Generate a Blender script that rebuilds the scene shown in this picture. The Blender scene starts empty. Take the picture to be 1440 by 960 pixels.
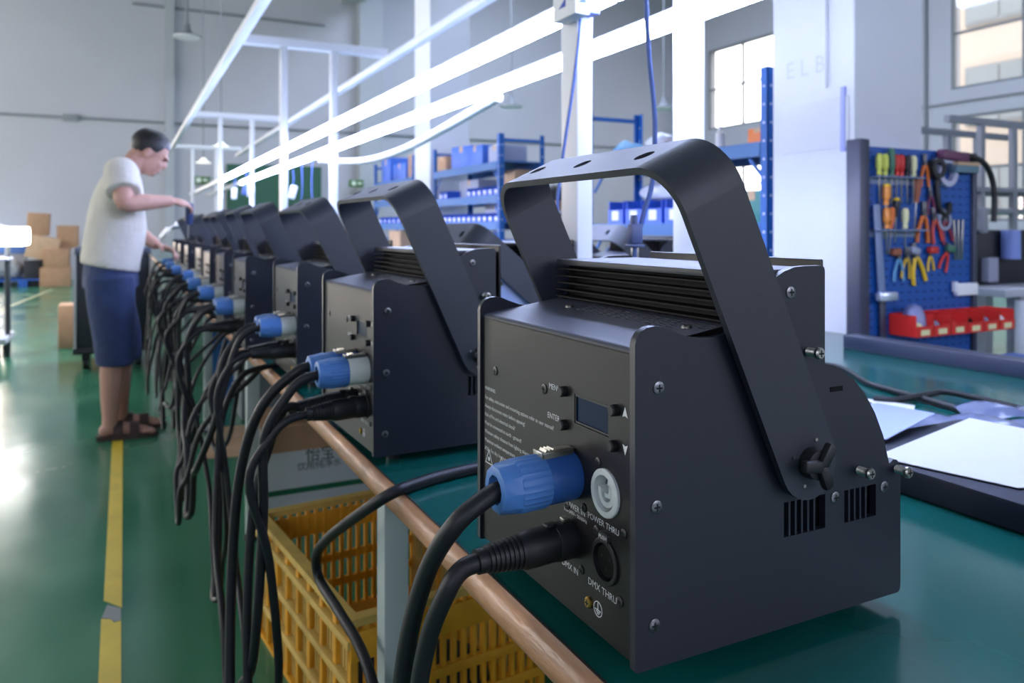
import bpy, bmesh, math, random
from mathutils import Vector, Matrix
PI = math.pi
sc = bpy.context.scene
C = sc.collection
random.seed(7)

# ------------------------------------------------------------------ camera
cam_d = bpy.data.cameras.new('camera')
cam = bpy.data.objects.new('camera', cam_d)
C.objects.link(cam)
sc.camera = cam
cam_d.sensor_width = 36.0
cam_d.lens = 36.0 * 1093 / 1440
cam_d.shift_y = -160 / 1440
cam_d.clip_start = 0.05
cam_d.clip_end = 200
cam.location = (0, 0, 1.12)
cam.rotation_euler = (PI / 2, 0, -math.atan(548 / 1093))
cam_d.dof.use_dof = True
cam_d.dof.focus_distance = 0.80
cam_d.dof.aperture_fstop = 6.6

# ------------------------------------------------------------------ world, daylight and fill lights, exposure
w = bpy.data.worlds.new('world')
sc.world = w
w.use_nodes = True
wn = w.node_tree.nodes
bg = wn['Background']
bg.inputs[0].default_value = (1.0, 0.985, 0.965, 1)      # even overcast sky
bg.inputs[1].default_value = 4.5

def area(name, loc, rot, sx, sy, power, col=(1, 1, 1), portal=False):
    d = bpy.data.lights.new(name, 'AREA')
    d.shape = 'RECTANGLE'
    d.size, d.size_y = sx, sy
    d.energy = power
    d.color = col
    if portal:
        d.cycles.is_portal = True
    o = bpy.data.objects.new(name, d)
    o.location = loc
    o.rotation_euler = rot
    C.objects.link(o)
    return o

YB_ = 19.4
# added fill lights at unseen openings in the left wall and behind the camera
for yy, pw in ((3.0, 80), (8.0, 140), (13.0, 220), (16.6, 260)):
    area('fill_left', (-8.85, yy, 3.0), (0, -PI / 2, 0), 3.0, 2.6, pw, (1.0, 0.96, 0.93))  # added to brighten the aisle side and the far wall
for xx in (-4.0, 3.0, 9.0):
    area('fill_behind', (xx, -4.85, 3.0), (PI / 2, 0, 0), 3.4, 2.6, 44, (0.12, 0.30, 1.0))  # added blue fill that tints the faces turned to the camera
for xx, yy in ((2.0, 10.0), (8.0, 7.0), (8.0, 14.0)):
    area('fill_roof', (xx, yy, 8.25), (0, 0, 0), 3.0, 4.0, 230 if xx < 5 else 520, (0.52, 0.66, 1.0))  # added overhead fill to lift the far wall and the right side
area('fill_far_wall', (-3.08, YB_ + .15, 1.36), (-PI / 2, 0, 0), 1.3, 2.6, 360, (1.0, 0.80, 0.68))      # added warm light in an unseen opening, to brighten the control panels
LED = (0.50, 0.60, 1.0)      # the cold white of the bench tubes
LED_POWER = 46

vs = sc.view_settings
vs.view_transform = 'Standard'
vs.look = 'None'
vs.exposure = 0.0
vs.gamma = 1.0
vs.use_curve_mapping = False
try:
    sc.cycles.use_denoising = True
    sc.cycles.max_bounces = 8
    sc.cycles.sample_clamp_indirect = 6.0
except Exception:
    pass

# ------------------------------------------------------------------ helpers
NTH = ['first', 'second', 'third', 'fourth', 'fifth', 'sixth', 'seventh', 'eighth', 'ninth', 'tenth', 'eleventh', 'twelfth', 'thirteenth']
def lin(c):
    return tuple(((x / 255) / 12.92 if x / 255 <= 0.04045 else ((x / 255 + 0.055) / 1.055) ** 2.4) for x in c)

def M(name, rgb, rough=0.5, metal=0.0, spec=0.5, var=0.0, vscale=6.0, bump=0.0, bscale=80.0, emit=None, estr=0.0, alpha=1.0, coat=0.0, stretch=None, trans=0.0, rvar=0.0):
    m = bpy.data.materials.new(name)
    m.use_nodes = True
    nt = m.node_tree
    b = nt.nodes['Principled BSDF']
    col = (*lin(rgb), 1)
    b.inputs['Base Color'].default_value = col
    b.inputs['Roughness'].default_value = rough
    b.inputs['Metallic'].default_value = metal
    b.inputs['Specular IOR Level'].default_value = spec
    b.inputs['Coat Weight'].default_value = coat
    b.inputs['Coat Roughness'].default_value = 0.3
    b.inputs['Alpha'].default_value = alpha
    b.inputs['Transmission Weight'].default_value = trans
    tc = None
    if var or bump or rvar:
        tc = nt.nodes.new('ShaderNodeTexCoord')
        mp = nt.nodes.new('ShaderNodeMapping')
        nt.links.new(tc.outputs['Object'], mp.inputs[0])
        if stretch:
            mp.inputs['Scale'].default_value = stretch
    if var or rvar:
        n = nt.nodes.new('ShaderNodeTexNoise')
        n.inputs['Scale'].default_value = vscale
        n.inputs['Detail'].default_value = 6
        nt.links.new(mp.outputs[0], n.inputs['Vector'])
        if var:
            r = nt.nodes.new('ShaderNodeValToRGB')
            r.color_ramp.elements[0].position = 0.3
            r.color_ramp.elements[1].position = 0.7
            r.color_ramp.elements[0].color = tuple(x * (1 - var) for x in col[:3]) + (1,)
            r.color_ramp.elements[1].color = tuple(min(1, x * (1 + var)) for x in col[:3]) + (1,)
            nt.links.new(n.outputs['Fac'], r.inputs[0])
            nt.links.new(r.outputs[0], b.inputs['Base Color'])
        if rvar:
            mr = nt.nodes.new('ShaderNodeMapRange')
            mr.inputs[1].default_value = 0.3
            mr.inputs[2].default_value = 0.7
            mr.inputs[3].default_value = max(0.02, rough - rvar)
            mr.inputs[4].default_value = min(1, rough + rvar)
            nt.links.new(n.outputs['Fac'], mr.inputs[0])
            nt.links.new(mr.outputs[0], b.inputs['Roughness'])
    if bump:
        n2 = nt.nodes.new('ShaderNodeTexNoise')
        n2.inputs['Scale'].default_value = bscale
        n2.inputs['Detail'].default_value = 4
        nt.links.new(mp.outputs[0], n2.inputs['Vector'])
        bp = nt.nodes.new('ShaderNodeBump')
        bp.inputs['Strength'].default_value = bump
        bp.inputs['Distance'].default_value = 0.002 if bscale > 30 else 0.03
        nt.links.new(n2.outputs['Fac'], bp.inputs['Height'])
        nt.links.new(bp.outputs[0], b.inputs['Normal'])
    if emit:
        b.inputs['Emission Color'].default_value = (*emit, 1)
        b.inputs['Emission Strength'].default_value = estr
    return m

def finish(name, bm, mat, parent=None, smooth=35, mods=None):
    bmesh.ops.recalc_face_normals(bm, faces=bm.faces[:])
    me = bpy.data.meshes.new(name)
    bm.to_mesh(me)
    bm.free()
    if smooth:
        me.polygons.foreach_set('use_smooth', [True] * len(me.polygons))
        me.set_sharp_from_angle(angle=math.radians(smooth))
    if mat:
        me.materials.append(mat)
    o = bpy.data.objects.new(name, me)
    C.objects.link(o)
    if parent:
        o.parent = parent
    return o

def tag(o, label=None, cat=None, group=None, kind=None):
    if label: o['label'] = label
    if cat: o['category'] = cat
    if group: o['group'] = group
    if kind: o['kind'] = kind
    return o

def thing(name, loc, label, cat, group=None, rz=0):
    o = bpy.data.objects.new(name, None)
    o.empty_display_size = 0.05
    o.location = loc
    o.rotation_euler = (0, 0, rz)
    C.objects.link(o)
    return tag(o, label, cat, group)

def copy_tree(o, parent=None):
    c = o.copy()
    C.objects.link(c)
    if parent: c.parent = parent
    for ch in list(o.children):
        copy_tree(ch, c)
    return c

def box(bm, x0, x1, y0, y1, z0, z1, bev=0.0, rot=None):
    vs_ = [bm.verts.new(v) for v in ((x0, y0, z0), (x1, y0, z0), (x1, y1, z0), (x0, y1, z0), (x0, y0, z1), (x1, y0, z1), (x1, y1, z1), (x0, y1, z1))]
    fs = [bm.faces.new([vs_[i] for i in f]) for f in ((0, 3, 2, 1), (4, 5, 6, 7), (0, 1, 5, 4), (1, 2, 6, 5), (2, 3, 7, 6), (3, 0, 4, 7))]
    if bev:
        es = set()
        for f in fs:
            es.update(f.edges)
        r = bmesh.ops.bevel(bm, geom=list(es), offset=bev, segments=2, affect='EDGES', profile=0.5)
        vs_ = list({v for f in r['faces'] for v in f.verts} | {v for v in vs_ if v.is_valid})
    if rot is not None:
        bmesh.ops.transform(bm, matrix=rot, verts=[v for v in vs_ if v.is_valid])
    return vs_

def solid(bm, geom, thickness):
    bmesh.ops.recalc_face_normals(bm, faces=bm.faces[:])
    bm.normal_update()
    return bmesh.ops.solidify(bm, geom=geom, thickness=thickness)

def cbox(bm, c, s, bev=0.0, rz=0, rx=0, ry=0):
    m = Matrix.Translation(c) @ Matrix.Rotation(rz, 4, 'Z') @ Matrix.Rotation(ry, 4, 'Y') @ Matrix.Rotation(rx, 4, 'X')
    return box(bm, -s[0] / 2, s[0] / 2, -s[1] / 2, s[1] / 2, -s[2] / 2, s[2] / 2, bev, m)

def frame_of(d):
    d = Vector(d).normalized()
    a = Vector((0, 0, 1)) if abs(d.z) < 0.9 else Vector((1, 0, 0))
    u = d.cross(a).normalized()
    return d, u, d.cross(u).normalized()

def lathe(bm, p0, axis, prof, seg=20, cap=True, rib=0, ribd=0.0):
    """profile of (distance along axis, radius)"""
    d, u, v = frame_of(axis)
    p0 = Vector(p0)
    rings = []
    for (t, r) in prof:
        ring = []
        for k in range(seg):
            a = 2 * PI * k / seg
            rr = r - (ribd if (rib and k % 2) else 0)
            ring.append(bm.verts.new(p0 + d * t + (u * math.cos(a) + v * math.sin(a)) * max(rr, 1e-5)))
        rings.append(ring)
    for a, b in zip(rings, rings[1:]):
        for k in range(seg):
            bm.faces.new((a[k], a[(k + 1) % seg], b[(k + 1) % seg], b[k]))
    if cap:
        bm.faces.new(rings[0][::-1])
        bm.faces.new(rings[-1])
    return rings

def cyl(bm, p0, p1, r, seg=12, r2=None):
    p0, p1 = Vector(p0), Vector(p1)
    return lathe(bm, p0, p1 - p0, [(0, r), ((p1 - p0).length, r if r2 is None else r2)], seg)

def spline(pts, n=8):
    P = [Vector(p) for p in pts]
    if len(P) < 3: return P
    P = [P[0] * 2 - P[1]] + P + [P[-1] * 2 - P[-2]]
    out = []
    for i in range(1, len(P) - 2):
        for k in range(n):
            t = k / n
            a, b, c, d = P[i - 1], P[i], P[i + 1], P[i + 2]
            out.append(0.5 * ((2 * b) + (c - a) * t + (2 * a - 5 * b + 4 * c - d) * t * t + (3 * b - a - 3 * c + d) * t ** 3))
    out.append(P[-2].copy())
    return out

def tube(bm, pts, r, seg=8, radii=None):
    n = len(pts)
    pts = [Vector(p) for p in pts]
    t0 = (pts[1] - pts[0]).normalized()
    d, u, v = frame_of(t0)
    rings = []
    for i, p in enumerate(pts):
        t = (pts[min(i + 1, n - 1)] - pts[max(i - 1, 0)])
        if t.length < 1e-9: t = t0
        t.normalize()
        u = (u - t * u.dot(t))
        if u.length < 1e-6: u = frame_of(t)[1]
        u.normalize()
        v = t.cross(u)
        rr = radii[i] if radii else r
        rings.append([bm.verts.new(p + (u * math.cos(2 * PI * k / seg) + v * math.sin(2 * PI * k / seg)) * rr) for k in range(seg)])
    for a, b in zip(rings, rings[1:]):
        for k in range(seg):
            bm.faces.new((a[k], a[(k + 1) % seg], b[(k + 1) % seg], b[k]))
    bm.faces.new(rings[0][::-1])
    bm.faces.new(rings[-1])

def fill2d(outer, holes=()):
    t = bmesh.new()
    es = []
    loops = []
    for lp in [outer] + list(holes):
        vv = [t.verts.new((p[0], p[1], 0)) for p in lp]
        loops.append(vv)
        es += [t.edges.new((vv[i], vv[(i + 1) % len(vv)])) for i in range(len(vv))]
    t.verts.index_update()
    bmesh.ops.triangle_fill(t, use_beauty=True, use_dissolve=False, edges=es, normal=(0, 0, 1))
    t.verts.index_update()
    P = [(v.co.x, v.co.y) for v in t.verts]
    F = [[v.index for v in f.verts] for f in t.faces]
    L = [[v.index for v in lp] for lp in loops]
    t.free()
    return P, F, L

def plate(bm, outer, holes, front, back):
    P, F, L = fill2d(outer, holes)
    a = [bm.verts.new(front(*p)) for p in P]
    b = [bm.verts.new(back(*p)) for p in P]
    for f in F:
        bm.faces.new([a[i] for i in f])
        bm.faces.new([b[i] for i in f[::-1]])
    for lp in L:
        for i in range(len(lp)):
            j = (i + 1) % len(lp)
            bm.faces.new((a[lp[i]], a[lp[j]], b[lp[j]], b[lp[i]]))

def circ(cx, cy, r, n=14, r2=None):
    return [(cx + r * math.cos(2 * PI * k / n), cy + (r2 or r) * math.sin(2 * PI * k / n)) for k in range(n)]

def rect(x0, x1, y0, y1):
    return [(x0, y0), (x1, y0), (x1, y1), (x0, y1)]

def rrect(x0, x1, y0, y1, r, n=4):
    out = []
    for cx, cy, a0 in ((x1 - r, y0 + r, -PI / 2), (x1 - r, y1 - r, 0), (x0 + r, y1 - r, PI / 2), (x0 + r, y0 + r, PI)):
        for k in range(n + 1):
            a = a0 + PI / 2 * k / n
            out.append((cx + r * math.cos(a), cy + r * math.sin(a)))
    return out

def text(name, body, size, mat, mtx, parent=None, align='CENTER'):
    cu = bpy.data.curves.new(name, 'FONT')
    cu.body = body
    cu.size = size
    cu.align_x = align
    cu.align_y = 'CENTER'
    cu.resolution_u = 2
    tmp = bpy.data.objects.new(name, cu)
    C.objects.link(tmp)
    bpy.context.view_layer.update()
    me = bpy.data.meshes.new_from_object(tmp.evaluated_get(bpy.context.evaluated_depsgraph_get()))
    bpy.data.objects.remove(tmp)
    me.transform(mtx)
    me.materials.clear()
    me.materials.append(mat)
    o = bpy.data.objects.new(name, me)
    C.objects.link(o)
    if parent: o.parent = parent
    return o

# ------------------------------------------------------------------ materials
m_black = M('black_powder_coat', (27, 31, 43), 0.44, spec=0.5, bump=0.10, bscale=900)
m_bracket = M('bracket_powder_coat', (37, 41, 52), 0.5, spec=0.6, bump=0.15, bscale=700)
m_panel = M('panel_powder_coat', (30, 28, 30), 0.40, spec=0.22, bump=0.05, bscale=900, coat=0.2)
m_cover = M('lit_cover_coat', (56, 60, 76), 0.56, spec=0.6, bump=0.08, bscale=900)  # black coat lightened to stand in for tube light on the top
m_bare = M('bare_side_panel', (150, 168, 214), 0.4, spec=0.5)
m_fin = M('black_anodised', (14, 14, 16), 0.6, spec=0.15)
m_screwd = M('dark_screw', (62, 62, 64), 0.4, metal=0.7)
m_dark = M('dark_inside', (8, 8, 10), 0.8)
m_rubber = M('rubber', (26, 27, 30), 0.48, spec=0.45)
m_cable = M('cable_sheath', (25, 27, 32), 0.5, spec=0.4)
m_steel = M('zinc_steel', (170, 168, 160), 0.32, metal=1.0, bump=0.1, bscale=200)
m_screw = M('black_screw', (120, 120, 124), 0.32, metal=0.9)
m_brass = M('brass', (196, 158, 84), 0.3, metal=1.0)
m_blue = M('connector_blue', (74, 124, 194), 0.45, spec=0.5)
m_blue_dark = M('connector_blue_deep', (46, 92, 164), 0.42, spec=0.5)
m_grey_plug = M('connector_grey', (222, 228, 224), 0.45)
m_white_plug = M('outlet_white', (206, 212, 212), 0.4)
m_greyrec = M('recess_grey', (96, 102, 108), .6)
m_screen = M('display_glass', (0, 32, 62), 0.3, spec=0.08)
m_print = M('white_print', (215, 218, 222), 0.6)
m_yelgreen = M('earth_wire', (190, 190, 60), 0.5)
m_table = M('green_bench_mat', (14, 86, 80), 0.15, spec=0.8, var=0.10, vscale=5, rvar=0.04)
m_woodedge = M('worn_wood_edge', (176, 132, 100), 0.32, var=0.42, vscale=34, bump=0.8, bscale=90, stretch=(1, 0.22, 1), spec=0.4)
m_alu = M('grey_painted_profile', (172, 184, 182), 0.5)
m_frame = M('white_painted_frame', (226, 228, 236), 0.45)
m_led = M('led_tube', (255, 255, 255), 0.5, emit=LED, estr=LED_POWER)
m_wall = M('painted_wall', (178, 178, 186), 0.85, var=0.03, vscale=0.7)
m_ceil = M('ceiling_paint', (170, 174, 176), 0.9)
m_column = M('column_paint', (214, 216, 224), 0.8, var=0.03, vscale=2)
m_floor = M('green_epoxy', (58, 122, 92), 0.20, spec=0.5, var=0.12, vscale=1.6, rvar=0.08)
m_yellow = M('floor_line_yellow', (212, 186, 52), 0.5, var=0.10, vscale=9)
m_shelf = M('shelf_blue', (18, 92, 170), 0.5, spec=0.4)
m_shelf2 = M('shelf_blue_deep', (36, 100, 160), 0.5)
m_bin = M('bin_blue', (40, 92, 205), 0.45)
m_label = M('paper_label', (235, 238, 245), 0.7)
m_paper = M('white_paper', (206, 206, 206), 0.6)
m_card = M('cardboard', (176, 138, 108), 0.85, var=0.08, vscale=10)
m_card2 = M('cardboard_pale', (196, 164, 134), 0.85, var=0.08, vscale=10)
m_carton = M('printed_carton', (204, 210, 216), 0.6)
m_green = M('carton_green', (20, 104, 70), 0.6)
m_inkgreen = M('carton_ink', (22, 70, 52), 0.6)
m_crate = M('crate_yellow', (218, 156, 34), 0.5, var=0.16, vscale=12)
m_crate2 = M('crate_dusty', (205, 172, 92), 0.6, var=0.16, vscale=16)
m_tube_blue = M('blue_cord', (72, 98, 164), 0.5)
m_bag = M('plastic_film', (196, 204, 222), 0.25, spec=0.6)
m_foam = M('black_foam', (24, 30, 48), 0.7)
m_bar = M('black_anodised_bar', (48, 54, 74), 0.38, spec=0.5)
m_glass = bpy.data.materials.new('window_glass')
m_glass.use_nodes = True
_n = m_glass.node_tree.nodes
_l = m_glass.node_tree.links
for x in list(_n): _n.remove(x)
_o = _n.new('ShaderNodeOutputMaterial'); _m = _n.new('ShaderNodeMixShader'); _t = _n.new('ShaderNodeBsdfTransparent'); _g = _n.new('ShaderNodeBsdfGlossy'); _f = _n.new('ShaderNodeValue')
_g.inputs['Roughness'].default_value = 0.03
_f.outputs[0].default_value = 0.05
_l.new(_f.outputs[0], _m.inputs[0]); _l.new(_t.outputs[0], _m.inputs[1]); _l.new(_g.outputs[0], _m.inputs[2]); _l.new(_m.outputs[0], _o.inputs[0])

# ------------------------------------------------------------------ hall
XL, XR, YB, YF, ZC = -9.0, 15.4, 19.4, -5.0, 8.2
def struct(name, bm, mat, parent=None, smooth=0):
    o = finish(name, bm, mat, parent, smooth)
    if not parent: o['kind'] = 'structure'
    return o
bm = bmesh.new(); box(bm, XL - .3, XR + .3, YF - .3, YB + .3, -0.2, 0); floor = struct('floor', bm, m_floor)
bm = bmesh.new(); plate(bm, rect(XL - .3, XR + .3, YF - .3, YB + .3), [rect(xx - 1.5, xx + 1.5, yy - 2, yy + 2) for xx, yy in ((2.0, 10.0), (8.0, 7.0), (8.0, 14.0))], lambda p, q: (p, q, ZC), lambda p, q: (p, q, ZC + .2)); struct('ceiling', bm, m_ceil)  # roof openings added to hold the overhead fill lights
bm = bmesh.new(); plate(bm, rect(XL - .3, XR + .3, 0, ZC), [rect(-3.75, -2.4, .02, 2.7)], lambda p, q: (p, YB, q), lambda p, q: (p, YB + .3, q)); wall_back = struct('wall_back', bm, m_wall)  # opening out of view, added for the warm fill light

def wall_with_openings(name, axis, pos, thick, a0, a1, holes):
    bm = bmesh.new()
    if axis == 'x':
        plate(bm, rect(a0, a1, 0, ZC), [rect(*h) for h in holes], lambda p, q: (pos, p, q), lambda p, q: (pos + thick, p, q))
    else:
        plate(bm, rect(a0, a1, 0, ZC), [rect(*h) for h in holes], lambda p, q: (p, pos, q), lambda p, q: (p, pos + thick, q))
    return struct(name, bm, m_wall)
win_right = [(12.3, 17.85, 3.98, 6.30), (4.6, 10.35, 3.98, 6.30), (4.6, 10.35, 1.25, 3.42), (12.3, 17.85, 1.25, 3.42)]
wall_with_openings('wall_right', 'x', XR, 0.3, YF, YB, win_right)
wall_with_openings('wall_left', 'x', XL, -0.3, YF, YB, [(1.6, 4.4, 1.4, 4.6), (6.6, 9.4, 1.4, 4.6), (11.6, 14.4, 1.4, 4.6), (15.2, 18.0, 1.4, 4.6)])
wall_with_openings('wall_front', 'y', YF, -0.3, XL, XR, [(-5.7, -2.3, 1.7, 4.3), (1.3, 4.7, 1.7, 4.3), (7.3, 10.7, 1.7, 4.3)])
m_winframe = M('window_frame_grey', (120, 124, 130), 0.6)
def window(i, y0, y1, z0, z1, ny, nz):
    bm = bmesh.new()
    fx0, fx1 = XR + 0.02, XR + 0.10
    t = 0.05
    box(bm, fx0, fx1, y0, y0 + t, z0, z1); box(bm, fx0, fx1, y1 - t, y1, z0, z1)
    box(bm, fx0, fx1, y0 + t, y1 - t, z0, z0 + t); box(bm, fx0, fx1, y0 + t, y1 - t, z1 - t, z1)
    o = struct('window_%d' % i, bm, m_winframe)
    for k in range(1, ny):
        yy = y0 + (y1 - y0) * k / ny
        b2 = bmesh.new(); box(b2, fx0 + .01, fx1 - .01, yy - .03, yy + .03, z0 + t, z1 - t)
        finish('muntin', b2, m_winframe, o, 0)
    for k in range(1, nz):
        zz = z0 + (z1 - z0) * k / nz
        b2 = bmesh.new(); box(b2, fx0 + .015, fx1 - .015, y0 + t, y1 - t, zz - .025, zz + .025)
        finish('muntin', b2, m_winframe, o, 0)
    for a in range(ny):
        for b in range(nz):
            b2 = bmesh.new()
            ya, yb = y0 + (y1 - y0) * a / ny, y0 + (y1 - y0) * (a + 1) / ny
            za, zb = z0 + (z1 - z0) * b / nz, z0 + (z1 - z0) * (b + 1) / nz
            box(b2, XR + .055, XR + .062, ya, yb, za, zb)
            finish('pane', b2, m_glass, o, 0)
    area('daylight_right', (XR + .2, (y0 + y1) / 2, (z0 + z1) / 2), (0, PI / 2, 0), z1 - z0, y1 - y0, 1, portal=True)
for i, (y0, y1, z0, z1) in enumerate(win_right):
    window(i + 1, y0, y1, z0, z1, 4, 2)
def trim(i, bm, mat):
    return struct('trim_%d' % i, bm, mat, smooth=35)
# conduit lines on the far wall and by the right windows
m_cond = M('conduit_grey', (128, 132, 138), 0.6)
bm = bmesh.new(); tube(bm, [(-9, YB - .03, 3.50), (-.8, YB - .03, 3.51), (15.2, YB - .03, 3.52)], .03, 6); trim(1, bm, m_cond)
bm = bmesh.new(); tube(bm, [(0.2, YB - .03, 6.14), (4.5, YB - .03, 6.14)], .03, 6); trim(2, bm, m_cond)
bm = bmesh.new(); tube(bm, [(XR - .03, 4.6, 3.70), (XR - .03, 11.5, 3.70)], .02, 6); trim(3, bm, m_cond)
bm = bmesh.new(); tube(bm, [(XR - .04, 10.9, 0.2), (XR - .04, 10.9, 7)], .04, 6); trim(4, bm, m_cond)
bm = bmesh.new(); box(bm, -1.15, -.85, YB - .08, YB - .001, 3.44, 3.58, .01); tag(finish('junction_box', bm, m_cond), 'small grey junction box on the conduit across the far wall', 'junction box')
# pilaster, overhead beams of the far bay
m_pil = M('pilaster_paint', (168, 172, 178), 0.85)
bm = bmesh.new(); box(bm, 0.86, 1.06, YB - .12, YB, 0, ZC); o = struct('pilaster_wall', bm, m_pil); o.name = 'trim_5'
bm = bmesh.new(); box(bm, 5.3, 5.9, YB - .35, YB, 0, ZC); o = struct('pilaster_wall', bm, m_pil); o.name = 'trim_6'
for k, xx in enumerate((-2.3, 4.9)):
    bm = bmesh.new(); box(bm, xx, xx + .5, YF, YB, 6.75, ZC); o = struct('beam', bm, m_ceil); o.name = 'ceiling_beam' if k == 0 else 'ceiling_beam.001'
# columns
def column(x, y, i):
    bm = bmesh.new(); box(bm, x, x + .52, y, y + .55, 0, ZC, .008)
    o = struct('column', bm, m_column); o.name = 'column' if i == 0 else 'column.001'
    return o
big_column = column(3.30, 2.73, 0)
column(3.30, 8.78, 1)
# green roller door and exit signs on the far wall
m_door = M('door_green', (48, 92, 74), 0.7)
bm = bmesh.new(); box(bm, 2.2, 4.4, YB - .10, YB, 0, 2.62); box(bm, 2.26, 4.34, YB - .13, YB - .1, 0, 2.54); struct('door_1', bm, m_door)
m_exit = M('exit_green', (70, 110, 60), 0.5)
m_exitw = M('exit_white', (220, 230, 215), 0.5)
for k, (xx, lab) in enumerate(((1.65, 'dim green exit sign on the far wall near the man'), (5.2, 'green exit sign on the far wall right of the green door'))):
    t = thing('exit_sign', (xx, YB - .40 if k else YB - .05, 2.22), lab, 'sign')
    bm = bmesh.new(); box(bm, -.18, .18, -.02, .05 if k == 0 else .05, -.09, .09, .01); finish('sign_box', bm, m_exit, t)
    bm = bmesh.new(); box(bm, -.12, -.02, -.026, -.021, -.05, .05); finish('pictogram', bm, m_exitw, t)
    bm = bmesh.new()
    plate(bm, [(.02, 0), (.07, .05), (.07, .02), (.13, .02), (.13, -.02), (.07, -.02), (.07, -.05)], [], lambda p, q: (p, -.026, q), lambda p, q: (p, -.021, q))
    finish('arrow', bm, m_exitw, t)
# building across the yard, seen through the right windows
m_fac = M('facade_cream', (168, 158, 150), 0.9, var=0.03, vscale=0.5)
m_fwin = M('facade_window', (112, 120, 128), 0.4)
t = thing('factory_building', (26, 8, 0), 'cream factory building across the yard, outside the right windows', 'building')
bm = bmesh.new(); box(bm, 0, 8, -22, 12, 0, 11); finish('wall', bm, m_fac, t, 0)
for r in range(3):
    for k in range(6):
        y0 = -18 + k * 4.9
        bm = bmesh.new(); box(bm, -.12, -.01, y0, y0 + 2.4, 1.2 + r * 3.4, 3.2 + r * 3.4)
        wf = finish('window', bm, m_winframe, t, 0)
        bm = bmesh.new(); box(bm, -.15, -.13, y0 + .1, y0 + 1.15, 1.3 + r * 3.4, 3.1 + r * 3.4); box(bm, -.15, -.13, y0 + 1.25, y0 + 2.3, 1.3 + r * 3.4, 3.1 + r * 3.4)
        finish('pane', bm, m_fwin, wf, 0)
bm = bmesh.new(); box(bm, XR + .5, 60, -30, 40, -.25, -.02); tag(finish('yard_ground', bm, M('yard_concrete', (165, 163, 158), .9), smooth=0), kind='structure')

# yellow aisle line: pieces of tape
tl = thing('aisle_line', (0, 0, 0), 'yellow tape aisle line on the green floor', 'floor line')
def tape(pts, mat, nm):
    bm = bmesh.new()
    plate(bm, pts, [], lambda p, q: (p, q, .0015), lambda p, q: (p, q, .0002))
    return finish(nm, bm, mat, tl, 0)
tape([(-.051, 1.6), (-.002, 1.6), (-.003, 2.48), (-.02, 2.475), (-.03, 2.50), (-.054, 2.515)], m_yellow, 'tape')
tape([(-.050, 2.635), (-.001, 2.565), (.002, 4.6), (.004, 7.0), (-.045, 7.0), (-.048, 4.6)], m_yellow, 'tape')
tape([(-.053, 2.52), (-.03, 2.505), (-.018, 2.48), (-.003, 2.485), (-.004, 2.56), (-.04, 2.60)], M('bare_floor_patch', (128, 136, 138), .5), 'worn_patch')
tape([(-1.75, 10.0), (-1.69, 10.0), (-1.10, 16.4), (-1.16, 16.4)], M('old_line', (150, 160, 120), .5), 'tape')

# ------------------------------------------------------------------ assembly bench
TZ = 0.705
BX0, BX1, BY0, BY1 = 0.395, 2.52, -0.9, 16.2
t = thing('assembly_bench', (0, 0, 0), 'long assembly bench with green top and worn wooden edge', 'bench')
bm = bmesh.new(); box(bm, BX0, BX1, BY0, BY1, TZ - .045, TZ - .003); finish('bench_top', bm, m_alu, t, 0)
bm = bmesh.new(); box(bm, BX0 - .001, BX1, BY0, BY1, TZ - .003, TZ); finish('green_mat', bm, m_table, t, 0)
def edge_strip(x, sgn, nm, mat):
    bm = bmesh.new()
    prof = []
    for k in range(9):
        a = PI / 2 - PI * k / 8
        prof.append((x - sgn * .012 * math.cos(a) * 1.4, TZ - .021 + .0215 * math.sin(a)))
    rings = []
    n = 110
    for i in range(n + 1):
        yy = BY0 + (BY1 - BY0) * i / n
        j = random.uniform(-.0012, .0012)
        rings.append([bm.verts.new((px + j, yy, pz)) for px, pz in prof])
    for a, b in zip(rings, rings[1:]):
        for k in range(8):
            bm.faces.new((a[k], a[k + 1], b[k + 1], b[k]))
    finish(nm, bm, mat, t, 60)
edge_strip(BX0, 1, 'wooden_edge', m_woodedge)
edge_strip(BX1, -1, 'far_edge', m_woodedge)
bm = bmesh.new(); box(bm, BX0 - .0025, BX0 - .0005, BY0, BY1, TZ - .006, TZ + .0015); finish('edge_seam', bm, m_dark, t, 0)
for yy in (-0.33, 1.30, 2.93, 4.56, 6.19, 7.82, 9.45, 11.08, 12.71, 14.34, 15.97):
    for xx in (0.42, 1.42, 2.42):
        bm = bmesh.new(); box(bm, xx - .02, xx + .02, yy - .09 + .0, yy + .09 - .0, 0.012, TZ - .045, .004) if False else box(bm, xx - .022, xx + .022, yy - .022, yy + .022, 0.012, TZ - .045, .003)
        lg = finish('leg', bm, m_alu, t)
        bm = bmesh.new(); cyl(bm, (xx, yy, 0), (xx, yy, .014), .03, 10); finish('foot_pad', bm, m_rubber, lg)
    bm = bmesh.new(); box(bm, .45, 2.40, yy - .02, yy + .02, TZ - .10, TZ - .0455); finish('cross_rail', bm, m_alu, t, 0)

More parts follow.
